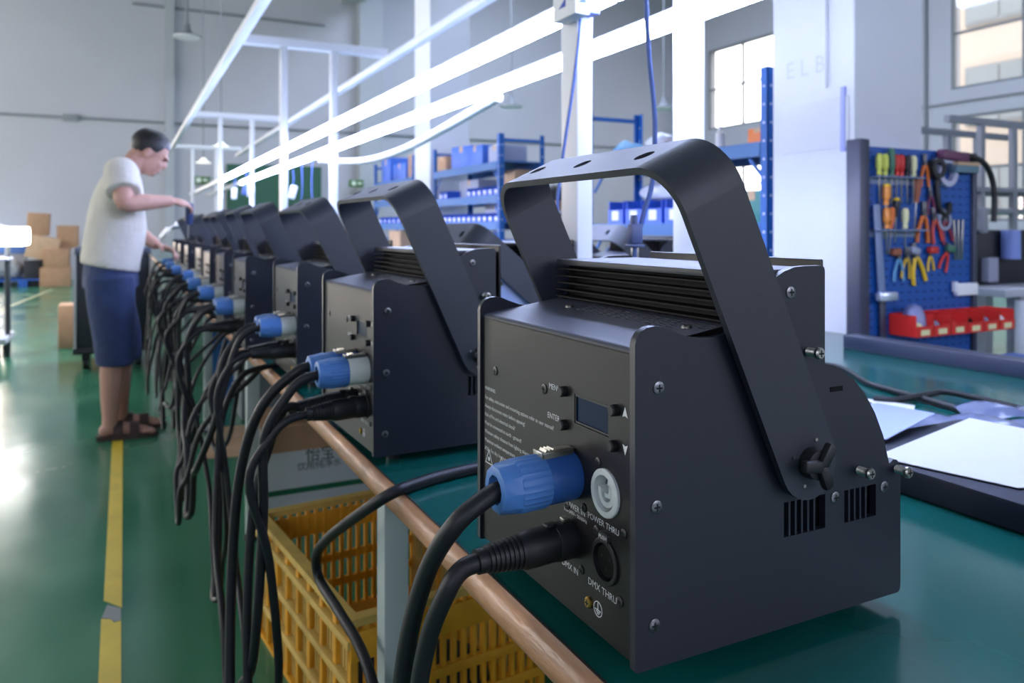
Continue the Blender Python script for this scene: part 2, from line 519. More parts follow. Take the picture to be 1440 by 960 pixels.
# ------------------------------------------------------------------ stage light
UZ = 0.72
SIDE = [(0, .002), (0, .294), (.0015, .300), (.006, .306), (.013, .3095), (.022, .3105), (.031, .309), (.043, .304), (.056, .2995), (.072, .2968), (.09, .2962), (.106, .2985), (.12, .3045), (.132, .314),
        (.143, .327), (.155, .340), (.168, .3498), (.182, .3565), (.196, .3602), (.21, .361), (.234, .361), (.2375, .359), (.2385, .356), (.2385, .259), (.25, .2565), (.265, .2505), (.281, .240), (.298, .2235), (.314, .201), (.327, .175), (.3345, .150),
        (.337, .143), (.343, .1465), (.349, .1455), (.3535, .140), (.355, .133), (.355, .006), (.3535, .002), (.351, 0), (.002, 0)]
V1 = (.181, .239, .090, .125)
V2 = (.267, .3155, .090, .124)
YW = .345     # width of the housing
def make_screw(par, p, d, r=.0062, mat=None, proud=.0016):
    bm = bmesh.new()
    lathe(bm, Vector(p), d, [(0, r), (proud * .6, r), (proud, r * .75)], 14)
    s = finish('screw', bm, mat or m_screw, par)
    bm = bmesh.new()
    dd, u, v = frame_of(d)
    c = Vector(p) + dd * (proud + .0002)
    for a in (u, v):
        b = dd.cross(a)
        q = [c + a * r * .55 + b * r * .13, c - a * r * .55 + b * r * .13, c - a * r * .55 - b * r * .13, c + a * r * .55 - b * r * .13]
        f = [bm.verts.new(x) for x in q]
        bm.faces.new(f)
    finish('cross_slot', bm, m_dark, s, 0)
    return s

def spring_screw(par, p, d):
    bm = bmesh.new()
    L = .013
    prof = []
    for k in range(6):
        prof += [(k * L / 6, .0034), (k * L / 6 + L / 12, .0047)]
    prof += [(L, .0036), (L + .0005, .0062), (L + .003, .0062), (L + .0045, .0048)]
    lathe(bm, Vector(p), d, prof, 12)
    s = finish('spring_screw', bm, m_steel, par)
    bm = bmesh.new()
    dd, u, v = frame_of(d)
    c = Vector(p) + dd * (L + .0047)
    for a in (u, v):
        b = dd.cross(a)
        f = [bm.verts.new(x) for x in (c + a * .0035 + b * .0008, c - a * .0035 + b * .0008, c - a * .0035 - b * .0008, c + a * .0035 - b * .0008)]
        bm.faces.new(f)
    finish('cross_slot', bm, m_dark, s, 0)

def build_light():
    U = thing('stage_light', (0, 0, 0), 'x', 'stage light', 'black stage lights in the row along the bench edge')
    # side panels
    for y0, y1, near in ((0, .008, True), (YW - .008, YW, False)):
        bm = bmesh.new()
        plate(bm, SIDE, [rect(*V1), rect(*V2)], lambda p, q: (p, y0, q), lambda p, q: (p, y1, q))
        sp = finish('side_panel', bm, m_black, U, 40)
        for (a, b, c, d), n in ((V1, 6), (V2, 5)):
            pitch = .0105
            for k in range(1, n):
                bm = bmesh.new(); xx = a + k * (b - a - .006) / n
                box(bm, xx - .0013, xx + .0013, y0 + .001, y1, c, d)
                finish('slat', bm, m_black, sp, 0)
        if near:
            for (px, pz) in ((.026, .254), (.0235, .146), (.021, .039), (.190, .335), (.253, .119), (.328, .119)):
                make_screw(sp, (px, 0, pz), (0, -1, 0))
            for (px, pz) in ((.214, .274), (.288, .143), (.3475, .136)):
                spring_screw(sp, (px, 0, pz), (0, -1, 0))
            bm = bmesh.new(); box(bm, .246, .264, -.0006, 0, .2295, .2345); finish('stamp', bm, m_fin, sp, 0)
            for (px, pz) in ((.3, .235 - .03), ):
                pass
    # dark chassis inside
    bm = bmesh.new(); box(bm, .012, .33, .014, YW - .014, .012, .135); box(bm, .02, .24, .014, YW - .014, .135, .27); finish('inner_chassis', bm, m_dark, U, 0)
    # control panel
    py0, py1 = .0088, YW - .0088
    oc = circ(.052, .146, .0215, 20); xc = circ(.053, .080, .0195, 20)
    dr = rect(.048, .111, .200, .230)
    bm = bmesh.new()
    plate(bm, rect(py0, py1, .004, .286), [oc, xc, dr], lambda p, q: (.004, p, q), lambda p, q: (.0085, p, q))
    CP = finish('control_panel', bm, m_panel, U, 40)
    for (py, pz) in ((.299, .222), (.174, .223)):
        make_screw(CP, (.004, py, pz), (-1, 0, 0), .0058, m_screwd)
    for (py, pz) in ((.130, .166), (.092, .119), (.066, .172), (.0225, .1175), (.069, .1045), (.125, .111), (.0965, .055), (.0285, .052)):
        make_screw(CP, (.004, py, pz), (-1, 0, 0), .0046, m_screwd)
    make_screw(CP, (.004, .082, .0285), (-1, 0, 0), .0056, m_brass, .0035)
    # top bend lip + top cover with perforations
    slope = .1415
    def zt(x): return .2895 + slope * (x - .004)
    holes = []
    for r in range(5):
        for k in range(13):
            yy = .014 + k * .0178
            xx = .080 + r * .0057
            if r < 2 and yy < .045: continue
            holes.append(rect(xx, xx + .0032, yy, yy + .0112))
    bm = bmesh.new()
    plate(bm, rect(.0105, .118, py0, py1), holes, lambda p, q: (p, q, zt(p)), lambda p, q: (p, q, zt(p) - .0005))
    rings = []
    for a in range(6):
        an = PI / 2 * a / 5
        rings.append([bm.verts.new((.0105 - .0065 * math.sin(an), yy, zt(.0105) - .0065 + .0065 * math.cos(an))) for yy in (py0, py1)])
    rings.append([bm.verts.new((.004, yy, .285)) for yy in (py0, py1)])
    for a, b in zip(rings, rings[1:]):
        bm.faces.new((a[0], a[1], b[1], b[0]))
    TC = finish('top_cover', bm, m_cover, U, 40)
    for yy in (.258, .034):
        make_screw(TC, (.086, yy, zt(.086)), (0, 0, 1), .0052, m_steel, .003)
    # heat sink
    bm = bmesh.new(); box(bm, .132, .236, .009, YW - .009, .27, .350); HS = finish('heat_sink', bm, m_fin, U, 0)
    bm = bmesh.new(); box(bm, .112, .24, .009, YW - .009, .3505, .358, .0015); finish('heat_sink_lid', bm, m_bracket, U)
    for k in range(5):
        z = .309 + k * .0092
        bm = bmesh.new(); box(bm, .110, .132, .0095, YW - .0095, z - .0009, z + .0009); finish('fin', bm, m_fin, HS, 0)
    # rear frame and lens cover
    bm = bmesh.new(); box(bm, .256, .262, .022, YW - .022, .25, .3665, .002); finish('lens_frame', bm, m_panel, U)
    bm = bmesh.new()
    rr = [(.2385, .2575), (.265, .2495), (.281, .239), (.298, .2225), (.314, .200), (.327, .174), (.3345, .149), (.337, .142), (.350, .132), (.350, .004)]
    vv = [[bm.verts.new((a, yy, b)) for yy in (.009, YW - .009)] for a, b in rr]
    for a, b in zip(vv, vv[1:]): bm.faces.new((a[0], a[1], b[1], b[0]))
    finish('rear_cover', bm, m_black, U, 40)
    bm = bmesh.new(); box(bm, .01, .345, .010, YW - .010, .002, .005); finish('base_plate', bm, m_black, U, 0)
    for px, py in ((.05, .04), (.31, .04), (.05, .305), (.31, .305)):
        bm = bmesh.new(); lathe(bm, (px, py, .0022), (0, 0, -1), [(0, .014), (.017, .012)], 14); finish('foot', bm, m_rubber, U)
    # display, buttons
    bm = bmesh.new(); box(bm, .0062, .0085, .049, .110, .201, .229); D = finish('display', bm, m_screen, U, 0)
    bm = bmesh.new(); plate(bm, rect(.0485, .1105, .2005, .2295), [rect(.050, .109, .2025, .2275)], lambda p, q: (.0048, p, q), lambda p, q: (.0062, p, q)); finish('bezel', bm, m_screwd, D, 0)
    for py, pz in ((.129, .229), (.129, .194), (.035, .229), (.037, .195)):
        bm = bmesh.new(); lathe(bm, (.004, py, pz), (-1, 0, 0), [(0, .0056), (.0058, .0056), (.0072, .0044)], 16); finish('button', bm, m_rubber, U)
    # white power outlet
    bm = bmesh.new()
    lathe(bm, (.004, .052, .146), (-1, 0, 0), [(0, .0232), (.0025, .0232), (.0035, .0222), (.0035, .0172), (-.012, .0168)], 28, cap=False)
    PO = finish('power_outlet', bm, m_white_plug, U)
    bm = bmesh.new(); lathe(bm, (.0148, .052, .146), (-1, 0, 0), [(0, .0170), (.001, .0170)], 28); finish('recess', bm, m_greyrec, PO)
    bm = bmesh.new()
    oc2, ic2 = [], []
    for k in range(22):
        a = math.radians(105 + 270 * k / 21)
        oc2.append((.052 + .0138 * math.cos(a), .146 + .0138 * math.sin(a)))
        ic2.append((.052 + .0088 * math.cos(a), .146 + .0088 * math.sin(a)))
    plate(bm, oc2 + ic2[::-1], [], lambda p, q: (.0035, p, q), lambda p, q: (.014, p, q))
    box(bm, .0035, .014, .0440, .0478, .142, .1545); box(bm, .0035, .014, .0478, .0545, .142, .1458)
    finish('contact_core', bm, m_white_plug, PO, 40)
    # signal socket
    bm = bmesh.new()
    lathe(bm, (.004, .053, .080), (-1, 0, 0), [(0, .0222), (.0022, .0222), (.003, .0212), (.003, .0178), (-.011, .0172)], 28, cap=False)
    SS = finish('signal_socket', bm, m_rubber, U)
    bm = bmesh.new(); lathe(bm, (.0125, .053, .080), (-1, 0, 0), [(0, .0155), (.008, .0155), (.0088, .0148)], 24)
    lathe(bm, (.014, .053, .080), (-1, 0, 0), [(0, .018), (.001, .018)], 24)
    finish('socket_insert', bm, m_fin, SS)
    for k in range(3):
        a = math.radians(-90 + 120 * k + 0)
        bm = bmesh.new(); lathe(bm, (.0038, .053 + .0075 * math.cos(a), .080 + .0075 * math.sin(a)), (-1, 0, 0), [(0, .0019), (.0003, .0018)], 10); finish('contact_hole', bm, m_dark, SS)
    bm = bmesh.new(); plate(bm, rrect(.0455, .0605, .0985, .1085, .003), [], lambda p, q: (.0005, p, q), lambda p, q: (.004, p, q)); finish('push_tab', bm, m_screw, SS, 40)
    # bracket (yoke); its origin is the pivot, so that it tilts
    B = bpy.data.objects.new('bracket', None)
    pv = Vector((.202, 0, .166))
    Lg, hw, R0, th = .338, .0372, .050, .0075
    bm = bmesh.new()
    yo0, yo1 = -.0135, YW + .0135
    def strip(s_pts):
        pass
    def m_arm(y, outw):
        f = lambda p, q: (p, y, q)
        g = lambda p, q: (p, y + outw * th, q)
        arc = [(hw * math.cos(a), hw * math.sin(a)) for a in [PI + PI * k / 14 for k in range(15)]]
        outer = arc + [(hw, Lg - R0), (-hw, Lg - R0)]
        plate(bm, outer, [], f, g)
    m_arm(yo0, 1); m_arm(yo1, -1)
    holes = [circ(0, .068, .0112, 18), circ(0, .186, .0112, 18), circ(0, .292, .0112, 18)]
    plate(bm, rect(-hw, hw, yo0 + R0, yo1 - R0), holes, lambda p, q: (p, q, Lg), lambda p, q: (p, q, Lg - th))
    for yc, sg in ((yo0 + R0, -1), (yo1 - R0, 1)):
        ro, ri = [], []
        for k in range(11):
            a = PI / 2 * k / 10
            for rad, lst in ((R0, ro), (R0 - th, ri)):
                lst.append([bm.verts.new((sx * hw, yc + sg * rad * math.cos(a), Lg - R0 + rad * math.sin(a))) for sx in (-1, 1)])
        for k in range(10):
            bm.faces.new((ro[k][0], ro[k][1], ro[k + 1][1], ro[k + 1][0]))
            bm.faces.new((ri[k][0], ri[k + 1][0], ri[k + 1][1], ri[k][1]))
            bm.faces.new((ro[k][0], ro[k + 1][0], ri[k + 1][0], ri[k][0]))
            bm.faces.new((ro[k][1], ri[k][1], ri[k + 1][1], ro[k + 1][1]))
    bmesh.ops.remove_doubles(bm, verts=bm.verts[:], dist=1e-5)
    # drop the now-internal joint faces
    kill = [f for f in bm.faces if all(not e.is_manifold for e in f.edges)]
    B = finish('bracket', bm, m_bracket, U, 40)
    B.location = pv
    B.rotation_euler = (0, -math.atan2(.42, .907), 0)
    for y, s in ((yo0, -1), (yo1, 1)):
        bm = bmesh.new()
        lathe(bm, (0, y, 0), (0, s, 0), [(0, .0155), (.012, .0145), (.0125, .012)], 18)
        for k in range(3):
            a = 2 * PI * k / 3 + .5
            cbox(bm, (.012 * math.cos(a), y + s * .0145, .012 * math.sin(a)), (.025, .009, .012), .003, 0, 0, -a)
        kn = finish('knob', bm, m_rubber, B)
        for k in range(4):
            a = PI / 4 + PI / 2 * k
            bm = bmesh.new(); lathe(bm, (.0235 * math.cos(a), y, .0235 * math.sin(a)), (0, s, 0), [(0, .0022), (.0015, .0018)], 8); finish('rivet', bm, m_steel, B)
    bm = bmesh.new(); cyl(bm, (.202, -.0135, .166), (.202, YW + .0135, .166), .012, 12); finish('pivot_axle', bm, m_fin, U)
    return U, CP, B

U1, CP1, B1 = build_light()
def pmat(y, z, x=.0036):
    # lettering faces -X; text right runs towards -Y
    return Matrix.Translation((x, y, z)) @ Matrix(((0, 0, -1, 0), (-1, 0, 0, 0), (0, 1, 0, 0), (0, 0, 0, 1)))

# other lights of the row are copied before the small print is put on the first one
poses = [(.4105, .573, 0, 0), (.3896, 1.314, .0286, 0), (.399, 2.02, .004, -.06), (.3515, 2.606, -.01, -.02), (.3525, 3.20, -.01, .03), (.350, 3.735, 0, 0), (.372, 4.42, .01, .03), (.352, 5.06, 0, -.02), (.348, 5.66, 0, .03), (.350, 6.27, 0, 0)]
ordn = ['nearest', 'second', 'third', 'fourth', 'fifth', 'sixth', 'seventh', 'eighth', 'ninth', 'tenth']
# markings shared by every unit
def markings(par, full):
    for s, y, z, sz in (('MENU', .1515, .2285, .0088), ('ENTER', .1535, .1965, .0088), ('POWER THRU', .0575, .1145, .0086), ('POWER IN', .110, .113, .0086), ('DMX IN', .119, .049, .0092), ('DMX THRU', .059, .0495, .0098)):
        text('lettering', s, sz, m_print, pmat(y, z), par)
    text('lettering', '100-240V~ 50/60Hz', .0055, m_print, pmat(.109, .1062), par)
    text('lettering', 'PUSH', .0058, m_print, pmat(.053, .1035, .0001), par)
    for z, s in ((.2295, 1), (.1955, -1)):
        bm = bmesh.new()
        f = [bm.verts.new((.0036, .0205 + a, z + s * b)) for a, b in ((-.0042, -.0045), (0, .0055), (.0042, -.0045), (0, -.003))]
        bm.faces.new(f)
        finish('arrow', bm, m_print, par, 0)
    bm = bmesh.new()
    plate(bm, circ(.0665, .0285, .0076, 24), [circ(.0665, .0285, .0068, 24)], lambda p, q: (.0036, p, q), lambda p, q: (.0039, p, q))
    for (a, b, c, d) in ((-.0005, .0005, -.001, .006), (-.005, .005, -.0015, -.0005), (-.0035, .0035, -.0032, -.0024), (-.002, .002, -.0049, -.0041)):
        box(bm, .0036, .0039, .0665 + a, .0665 + b, .0285 + c, .0285 + d)
    finish('earth_symbol', bm, m_print, par, 0)
markings(CP1, True)
lights = [U1]
for i in range(1, 10):
    lights.append(copy_tree(U1))
for i, (o, (x, y, rz, tl_)) in enumerate(zip(lights, poses)):
    o.location = (x, y, UZ)
    o.rotation_euler = (0, 0, rz)
    o['label'] = ('black stage light nearest the camera, with printed panel and white outlet in full view' if i == 0 else
                  '%s black stage light from the camera in the row on the bench edge' % ordn[i])
    for ch in o.children:
        if ch.name.startswith('bracket') and not ch.name.startswith('bracket_'):
            ch.rotation_euler = (0, -math.atan2(.42, .907) + tl_, 0)
# warning print on the first panel
lines = ['WARNING:', 'For safety, instruction and mounting options refer to user manual!', 'Always disconnect mains before opening!', 'Risk of fire and electrical shock!', 'Must be connected to earth - ground!', 'Minimum safety distance from lighting objects - 0.5m', 'Maximum ambient temperature - tamax. +45\u00b0C', 'IP20 - For dry locations only, not for outdoor use']
for k, s in enumerate(lines):
    text('lettering', s, .0066 if k else .0062, m_print, pmat(.330, .1962 - k * .0108 - (.001 if k else 0)), CP1, 'LEFT')
for yy in (.318, .282):
    bm = bmesh.new()
    tri = lambda r: [(yy + r * math.cos(a), .108 + r * math.sin(a)) for a in (PI / 2, PI / 2 + 2 * PI / 3, PI / 2 + 4 * PI / 3)]
    plate(bm, tri(.0125), [tri(.0105)], lambda p, q: (.0036, p, q), lambda p, q: (.0039, p, q))
    plate(bm, circ(yy, .108, .0028, 8), [], lambda p, q: (.0036, p, q), lambda p, q: (.0039, p, q))
    finish('warning_triangle', bm, m_print, CP1, 0)

# second row of the same lights on the middle of the bench
for k, (x, y, rz, tl_, lab) in enumerate(((.86, 1.83, .0, -.44, 'stage light with pale bare side panels in mid bench, behind the second light'), (1.64, 2.31, 0, -.44, 'black stage light on the far half of the bench, behind the near post'))):
    o = copy_tree(lights[1]); o.location = (x, y, UZ); o.rotation_euler = (0, 0, rz)
    o['label'] = lab
    o['group'] = 'stage lights standing in mid bench'
    for ch in o.children:
        if ch.name.startswith('bracket'): ch.rotation_euler = (0, -math.atan2(.42, .907) + tl_, 0)
        if k == 0 and ch.name.startswith('side_panel'):
            ch.data = ch.data.copy(); ch.data.materials[0] = m_bare
            ch['label'] = 'pale bare metal side panel'

# ------------------------------------------------------------------ plugs and cables
def power_plug_meshes(blue):
    bm = bmesh.new()
    lathe(bm, (0, 0, 0), (-1, 0, 0), [(-.006, .0235), (0, .0245), (.004, .0255), (.034, .0250), (.038, .0245)], 28)
    body = finish('plug_body', bm, m_blue_dark if blue else m_grey_plug)
    bm = bmesh.new()
    lathe(bm, (-.0345, 0, 0), (-1, 0, 0), [(0, .0258), (.003, .0268), (.030, .0268), (.033, .0260)], 56, rib=1, ribd=.0009)
    lathe(bm, (-.066, 0, 0), (-1, 0, 0), [(0, .0262), (.016, .0245), (.020, .0232), (.021, .0215), (.021, .0145), (.008, .0138), (.008, .001)], 10, cap=False)
    nut = finish('plug_collar', bm, m_blue)
    bm = bmesh.new()
    box(bm, -.036, .001, -.0075, .0075, .0245, .0290, .001)
    for s in (-1, 1):
        box(bm, -.036, -.002, s * .0082 - .0008, s * .0082 + .0008, .020, .0285)
    for k in range(3):
        cbox(bm, (-.031 + k * .004, 0, .030), (.0018, .013, .003), 0, 0, 0, .5)
    box(bm, -.0385, -.036, -.0088, .0088, .0225, .0305, .0008)
    latch = finish('latch', bm, m_steel)
    bm = bmesh.new(); cyl(bm, (-.070, .004, -.004), (-.091, .004, -.009), .002, 6); wire = finish('earth_wire', bm, m_yelgreen)
    out = [body, nut, latch, wire]
    for o in out: C.objects.unlink(o)
    return out
def signal_plug_meshes():
    bm = bmesh.new()
    lathe(bm, (0, 0, 0), (-1, 0, 0), [(-.004, .0185), (0, .0195), (.018, .0195), (.020, .0190), (.0205, .0182), (.045, .0188), (.056, .0185), (.059, .0170)], 26)
    box(bm, -.030, -.018, -.005, .005, .0175, .0205, .001)
    shell = finish('plug_shell', bm, m_rubber)
    bm = bmesh.new()
    prof = []
    for k in range(8):
        t = k / 8
        r = .0172 - .0045 * t
        prof += [(.0585 + k * .0048, r), (.0585 + k * .0048 + .0030, r), (.0585 + k * .0048 + .0032, r - .0018), (.0585 + k * .0048 + .0046, r - .0018)]
    prof += [(.098, .0120), (.106, .0118)]
    lathe(bm, (0, 0, 0), (-1, 0, 0), prof, 22)
    boot = finish('strain_relief', bm, m_rubber)
    bm = bmesh.new(); box(bm, -.010, -.003, -.004, .004, .0195, .0235, .0008); tabm = finish('release_tab', bm, m_steel)
    out = [shell, boot, tabm]
    for o in out: C.objects.unlink(o)
    return out
PP_B = power_plug_meshes(True); PP_G = power_plug_meshes(False); SP = signal_plug_meshes()
def attach(par, kit, mtx):
    for k in kit:
        o = bpy.data.objects.new(k.name.split('.')[0], k.data)
        C.objects.link(o)
        o.parent = par
        o.matrix_local = mtx
def upt(i, x, y, z):
    px, py, rz, _ = poses[i]
    return Vector((px + math.cos(rz) * x - math.sin(rz) * y, py + math.sin(rz) * x + math.cos(rz) * y, UZ + z))
def plug_at(i, kind):
    y, z = {'in': (.116, .146), 'thru': (.052, .146), 'din': (.116, .080), 'dthru': (.053, .080)}[kind]
    p = upt(i, .0022, y, z)
    dr = .035 if 'd' in kind else .03
    m = Matrix.Translation(p) @ Matrix.Rotation(poses[i][2] + random.uniform(-.02, .02), 4, 'Z') @ Matrix.Rotation(-dr, 4, 'Y')
    tail = m @ Vector((-.100 if 'd' in kind else -.074, 0, 0))
    nrm = (m.to_3x3() @ Vector((-1, 0, 0)))
    return m, tail, nrm
def cable(name, pts, r, label, cat, group=None, seg=18, n=8, mat=None):
    bm = bmesh.new()
    tube(bm, spline(pts, n), r, seg)
    o = finish(name, bm, mat or m_cable, None, 60)
    return tag(o, label, cat, group)

# nearest light
m, tail, nr = plug_at(0, 'in')
c = cable('power_cable', [tail, tail + nr * .022 + Vector((0, 0, -.006)), (.283, .688, .835), (.268, .722, .78), (.257, .748, .70), (.252, .765, .60), (.250, .775, .48), (.250, .78, .30), (.247, .80, .12), (.21, .86, .012), (.10, 1.1, .0095), (-.1, .9, .0095)], .0095, 'thick black power cable hanging from the blue plug of the nearest light', 'cable')
attach(c, PP_B, m)
m, tail, nr = plug_at(0, 'din')
c = cable('signal_cable', [tail, tail + nr * .022 + Vector((0, 0, -.004)), (.276, .690, .772), (.266, .712, .72), (.260, .728, .65), (.257, .735, .55), (.256, .74, .40), (.256, .74, .20), (.258, .72, .04), (.28, .62, .0095), (.32, .40, .0095)], .0092, 'thick black signal cable hanging from the black plug of the nearest light', 'cable')
attach(c, SP, m)
# cable crossing the bench behind the nearest light
cable('power_cable', [(.80, 1.21, .7147), (.66, 1.215, .7147), (.538, 1.20, .7147), (.463, 1.185, .7150), (.408, 1.165, .7147), (.368, 1.155, .709), (.338, 1.21, .667), (.333, 1.40, .562), (.335, 1.505, .492), (.342, 1.52, .438), (.352, 1.42, .422), (.362, 1.30, .405), (.364, 1.22, .37), (.362, 1.16, .29), (.355, 1.12, .17), (.33, 1.08, .05), (.28, 1.02, .0095), (.2, .85, .0095)], .0092, 'black cable lying across the bench between the first two lights and over its edge', 'cable')

# links between neighbours, hanging in loops in front of the bench
def link(i, kind, bx, zb, sp, label, name, r, spread=0.0, off=(0, 0)):
    k0, k1 = ('thru', 'in') if kind == 'p' else ('dthru', 'din')
    m0, t0, n0 = plug_at(i, k0)
    m1, t1, n1 = plug_at(i + 1, k1)
    ym = (t0.y + t1.y) / 2
    def leg(t, nn, sgn):
        return [t, t + nn * .035 + Vector((0, 0, -.005)), Vector((t.x - .062, t.y + sgn * .004, t.z - .032)), Vector((t.x - .088 - off[0], t.y + sgn * .010, t.z - .105)),
                Vector(((bx + t.x - .09) / 2, t.y + sgn * .025, t.z - .25)), Vector((bx, t.y + sgn * (.07 + .03 * sp), zb + (t.z - zb) * .36)),
                Vector((bx, ym - sgn * (.150 - .05 * sp), zb + .15)), Vector((bx, ym - sgn * (.085 - .03 * sp), zb + .035))]
    pts = leg(t0, n0, 1) + [Vector((bx - .01, ym, zb))] + leg(t1, n1, -1)[::-1]
    c = cable(name, pts, r, label, 'cable', 'linking cables hanging in loops between the lights', 12, 6)
    attach(c, PP_G if kind == 'p' else SP, m0)
    attach(c, PP_B if kind == 'p' else SP, m1)
zbs_p = [.07, .30, .16, .36, .22, .42, .30, .34]
zbs_s = [.03, .05, .33, .12, .40, .25, .38, .28]
for i in range(1, 9):
    pair = '%s to the %s light' % (ordn[i], ordn[i + 1])
    link(i, 'p', .19 + .02 * math.sin(i * 2.1), zbs_p[i - 1], random.uniform(-.2, .5), 'black power cable linking the ' + pair, 'power_cable', .0085, off=(random.uniform(-.01, .03), random.uniform(-.05, .05)))
    link(i, 's', .235 + .018 * math.sin(i * 1.3), zbs_s[i - 1], random.uniform(-.2, .5), 'black signal cable linking the ' + pair, 'signal_cable', .0075, off=(random.uniform(-.01, .03), random.uniform(-.05, .05)))
# feeds of the second light, hanging to the floor
m, t0, nr = plug_at(1, 'in')
c = cable('power_cable', [t0, t0 + nr * .03, (.222, 1.44, .80), (.19, 1.47, .68), (.178, 1.49, .5), (.172, 1.47, .3), (.17, 1.43, .12), (.15, 1.35, .015), (.05, 1.3, .009), (-.05, 1.22, .009)], .0092, 'black power cable feeding the second light and dropping to the floor', 'cable')
attach(c, PP_B, m)
m, t0, nr = plug_at(1, 'din')
c = cable('signal_cable', [t0, t0 + nr * .03, (.24, 1.445, .74), (.212, 1.46, .62), (.20, 1.455, .45), (.20, 1.44, .25), (.20, 1.40, .08), (.19, 1.32, .0085), (.12, 1.2, .0085)], .0082, 'black signal cable feeding the second light and dropping to the floor', 'cable')
attach(c, SP, m)
m, t0, nr = plug_at(9, 'thru')
# a loose lead that ends above the floor
cable('loose_lead', [(.37, 2.32, .72), (.30, 2.30, .70), (.245, 2.26, .60), (.235, 2.22, .45), (.225, 2.16, .30), (.215, 2.14, .17)], .0085, 'loose black lead ending in mid air in front of the bench', 'cable', mat=m_cable)
m_greycable = M('grey_cable', (120, 132, 136), .45)
cable('grey_cable', [(.40, 3.55, .64), (.37, 3.55, .52), (.34, 3.52, .36), (.33, 3.42, .25), (.34, 3.30, .23), (.37, 3.2, .30), (.39, 3.15, .45), (.41, 3.12, .64)], .009, 'grey cable sagging under the bench edge', 'cable')

random.seed(21)
for k in range(9):
    y0 = 2.35 + k * .47
    y1 = y0 + .25 + .12 * (k % 3)
    bx_ = .13 + .10 * random.random()
    zb_ = .05 + .30 * random.random()
    ym = (y0 + y1) / 2
    cable('spare_lead', [(.52, y0, .7135), (.43, y0, .7135), (.368, y0, .712), (.33, y0, .68), (bx_ + .06, y0 + .01, .56), (bx_ + .02, y0 + .03, .42), (bx_, ym - .09, zb_ + .12), (bx_, ym - .05, zb_ + .03), (bx_, ym, zb_), (bx_, ym + .05, zb_ + .03), (bx_, ym + .09, zb_ + .12),
          (bx_ + .02, y1 - .03, .42), (bx_ + .06, y1 - .01, .56), (.33, y1, .68), (.368, y1, .712), (.43, y1, .7135), (.52, y1, .7135)], .0075,
          '%s spare black cable from the camera, looped over the bench edge between lights' % NTH[k], 'cable', 'spare cables looped over the bench edge', 8, 6)
# ------------------------------------------------------------------ lamp frame over the bench
def post(x, y, zt, lab):
    bm = bmesh.new(); box(bm, x - .025, x + .025, y - .045, y + .045, TZ, zt, .004)
    o = finish('frame_post', bm, m_frame)
    return o
F = thing('lamp_frame', (0, 0, 0), 'tall white frame of posts and beams standing along the bench', 'frame')
for y, near in ((1.885, True), (6.36, False), (10.84, False), (15.3, False)):
    for x in (1.15, 1.55):
        bm = bmesh.new(); box(bm, x - .025, x + .025, y - .045, y + .045, TZ if y < BY1 else 0, 2.555, .004); finish('post', bm, m_frame, F)
    bm = bmesh.new(); box(bm, .78, 2.0, y - .045, y + .045, 2.555, 2.625, .004); finish('crossbar', bm, m_frame, F)
for x, zt in ((.78, 2.50), (2.0, 2.50)):
    bm = bmesh.new(); box(bm, x - .032, x + .032, .9, 16.0, zt, zt + .055, .004); finish('upper_rail', bm, m_frame, F)
def rail(x, z, lab):
    t = thing('light_rail', (x, 0, z), lab, 'lamp', 'LED tube rails over the bench')
    bm = bmesh.new(); box(bm, -.022, .022, .55, 16.9, .020, .028, .002); finish('housing', bm, m_frame, t)
    y = .6
    while y < 16.0:
        bm = bmesh.new(); box(bm, -.028, .028, y, y + 1.19, -.028, .020, .010); finish('tube', bm, m_led if y < 10.3 else m_frame, t)
        y += 1.2
rail(1.205, 1.772, 'left LED tube rail running over the bench')
rail(1.495, 1.752, 'right LED tube rail running over the bench')
# sagging white wire bundle on the posts
cable('wire_bundle', [(1.44, 3.0, 1.68), (1.44, 3.6, 1.62), (1.44, 4.2, 1.57), (1.44, 4.9, 1.56), (1.44, 5.6, 1.60), (1.44, 6.36, 1.67)], .022, 'white wire bundle sagging under the right LED rail', 'cable', mat=m_frame)
# outlet box on the near post
m_box = M('box_lavender', (150, 160, 225), .5)
m_socket = M('socket_blue', (30, 70, 180), .5)
t = thing('outlet_box', (1.15, 1.80, 1.72), 'double power outlet box strapped to the near frame post', 'outlet')
bm = bmesh.new(); box(bm, -.075, -.028, -.03, .09, -.03, .07, .004); finish('box_body', bm, m_frame, t)
bm = bmesh.new(); box(bm, -.024, .022, -.004, .04, -.015, .07, .003); finish('cover', bm, m_box, t)
for z in (.0, .036):
    bm = bmesh.new(); plate(bm, [(.02, z), (.055, z), (.02, z + .022)], [], lambda p, q: (-.0765, p, q), lambda p, q: (-.0745, p, q)); finish('socket', bm, m_socket, t, 0)
    bm = bmesh.new(); plate(bm, [(-.068, z), (-.04, z), (-.04, z + .02)], [], lambda p, q: (p, -.0315, q), lambda p, q: (p, -.0295, q)); finish('socket', bm, m_socket, t, 0)
cable('blue_cable', [(1.13, 1.815, 2.2), (1.128, 1.825, 1.75), (1.10, 1.81, 1.55), (1.07, 1.83, 1.3), (1.055, 1.83, 1.16), (1.07, 1.82, 1.05), (1.10, 1.83, .92), (1.10, 1.83, .76), (1.09, 1.85, .711)], .0045, 'thin blue cable hanging down along the near frame post', 'cable', mat=m_tube_blue)
cable('blue_cable', [(1.34, 6.6, 1.73), (1.345, 6.6, 1.45), (1.33, 6.61, 1.2), (1.345, 6.6, .95), (1.34, 6.62, .712)], .0055, 'thin blue cable hanging straight down before the green door, left one', 'cable', mat=m_tube_blue)
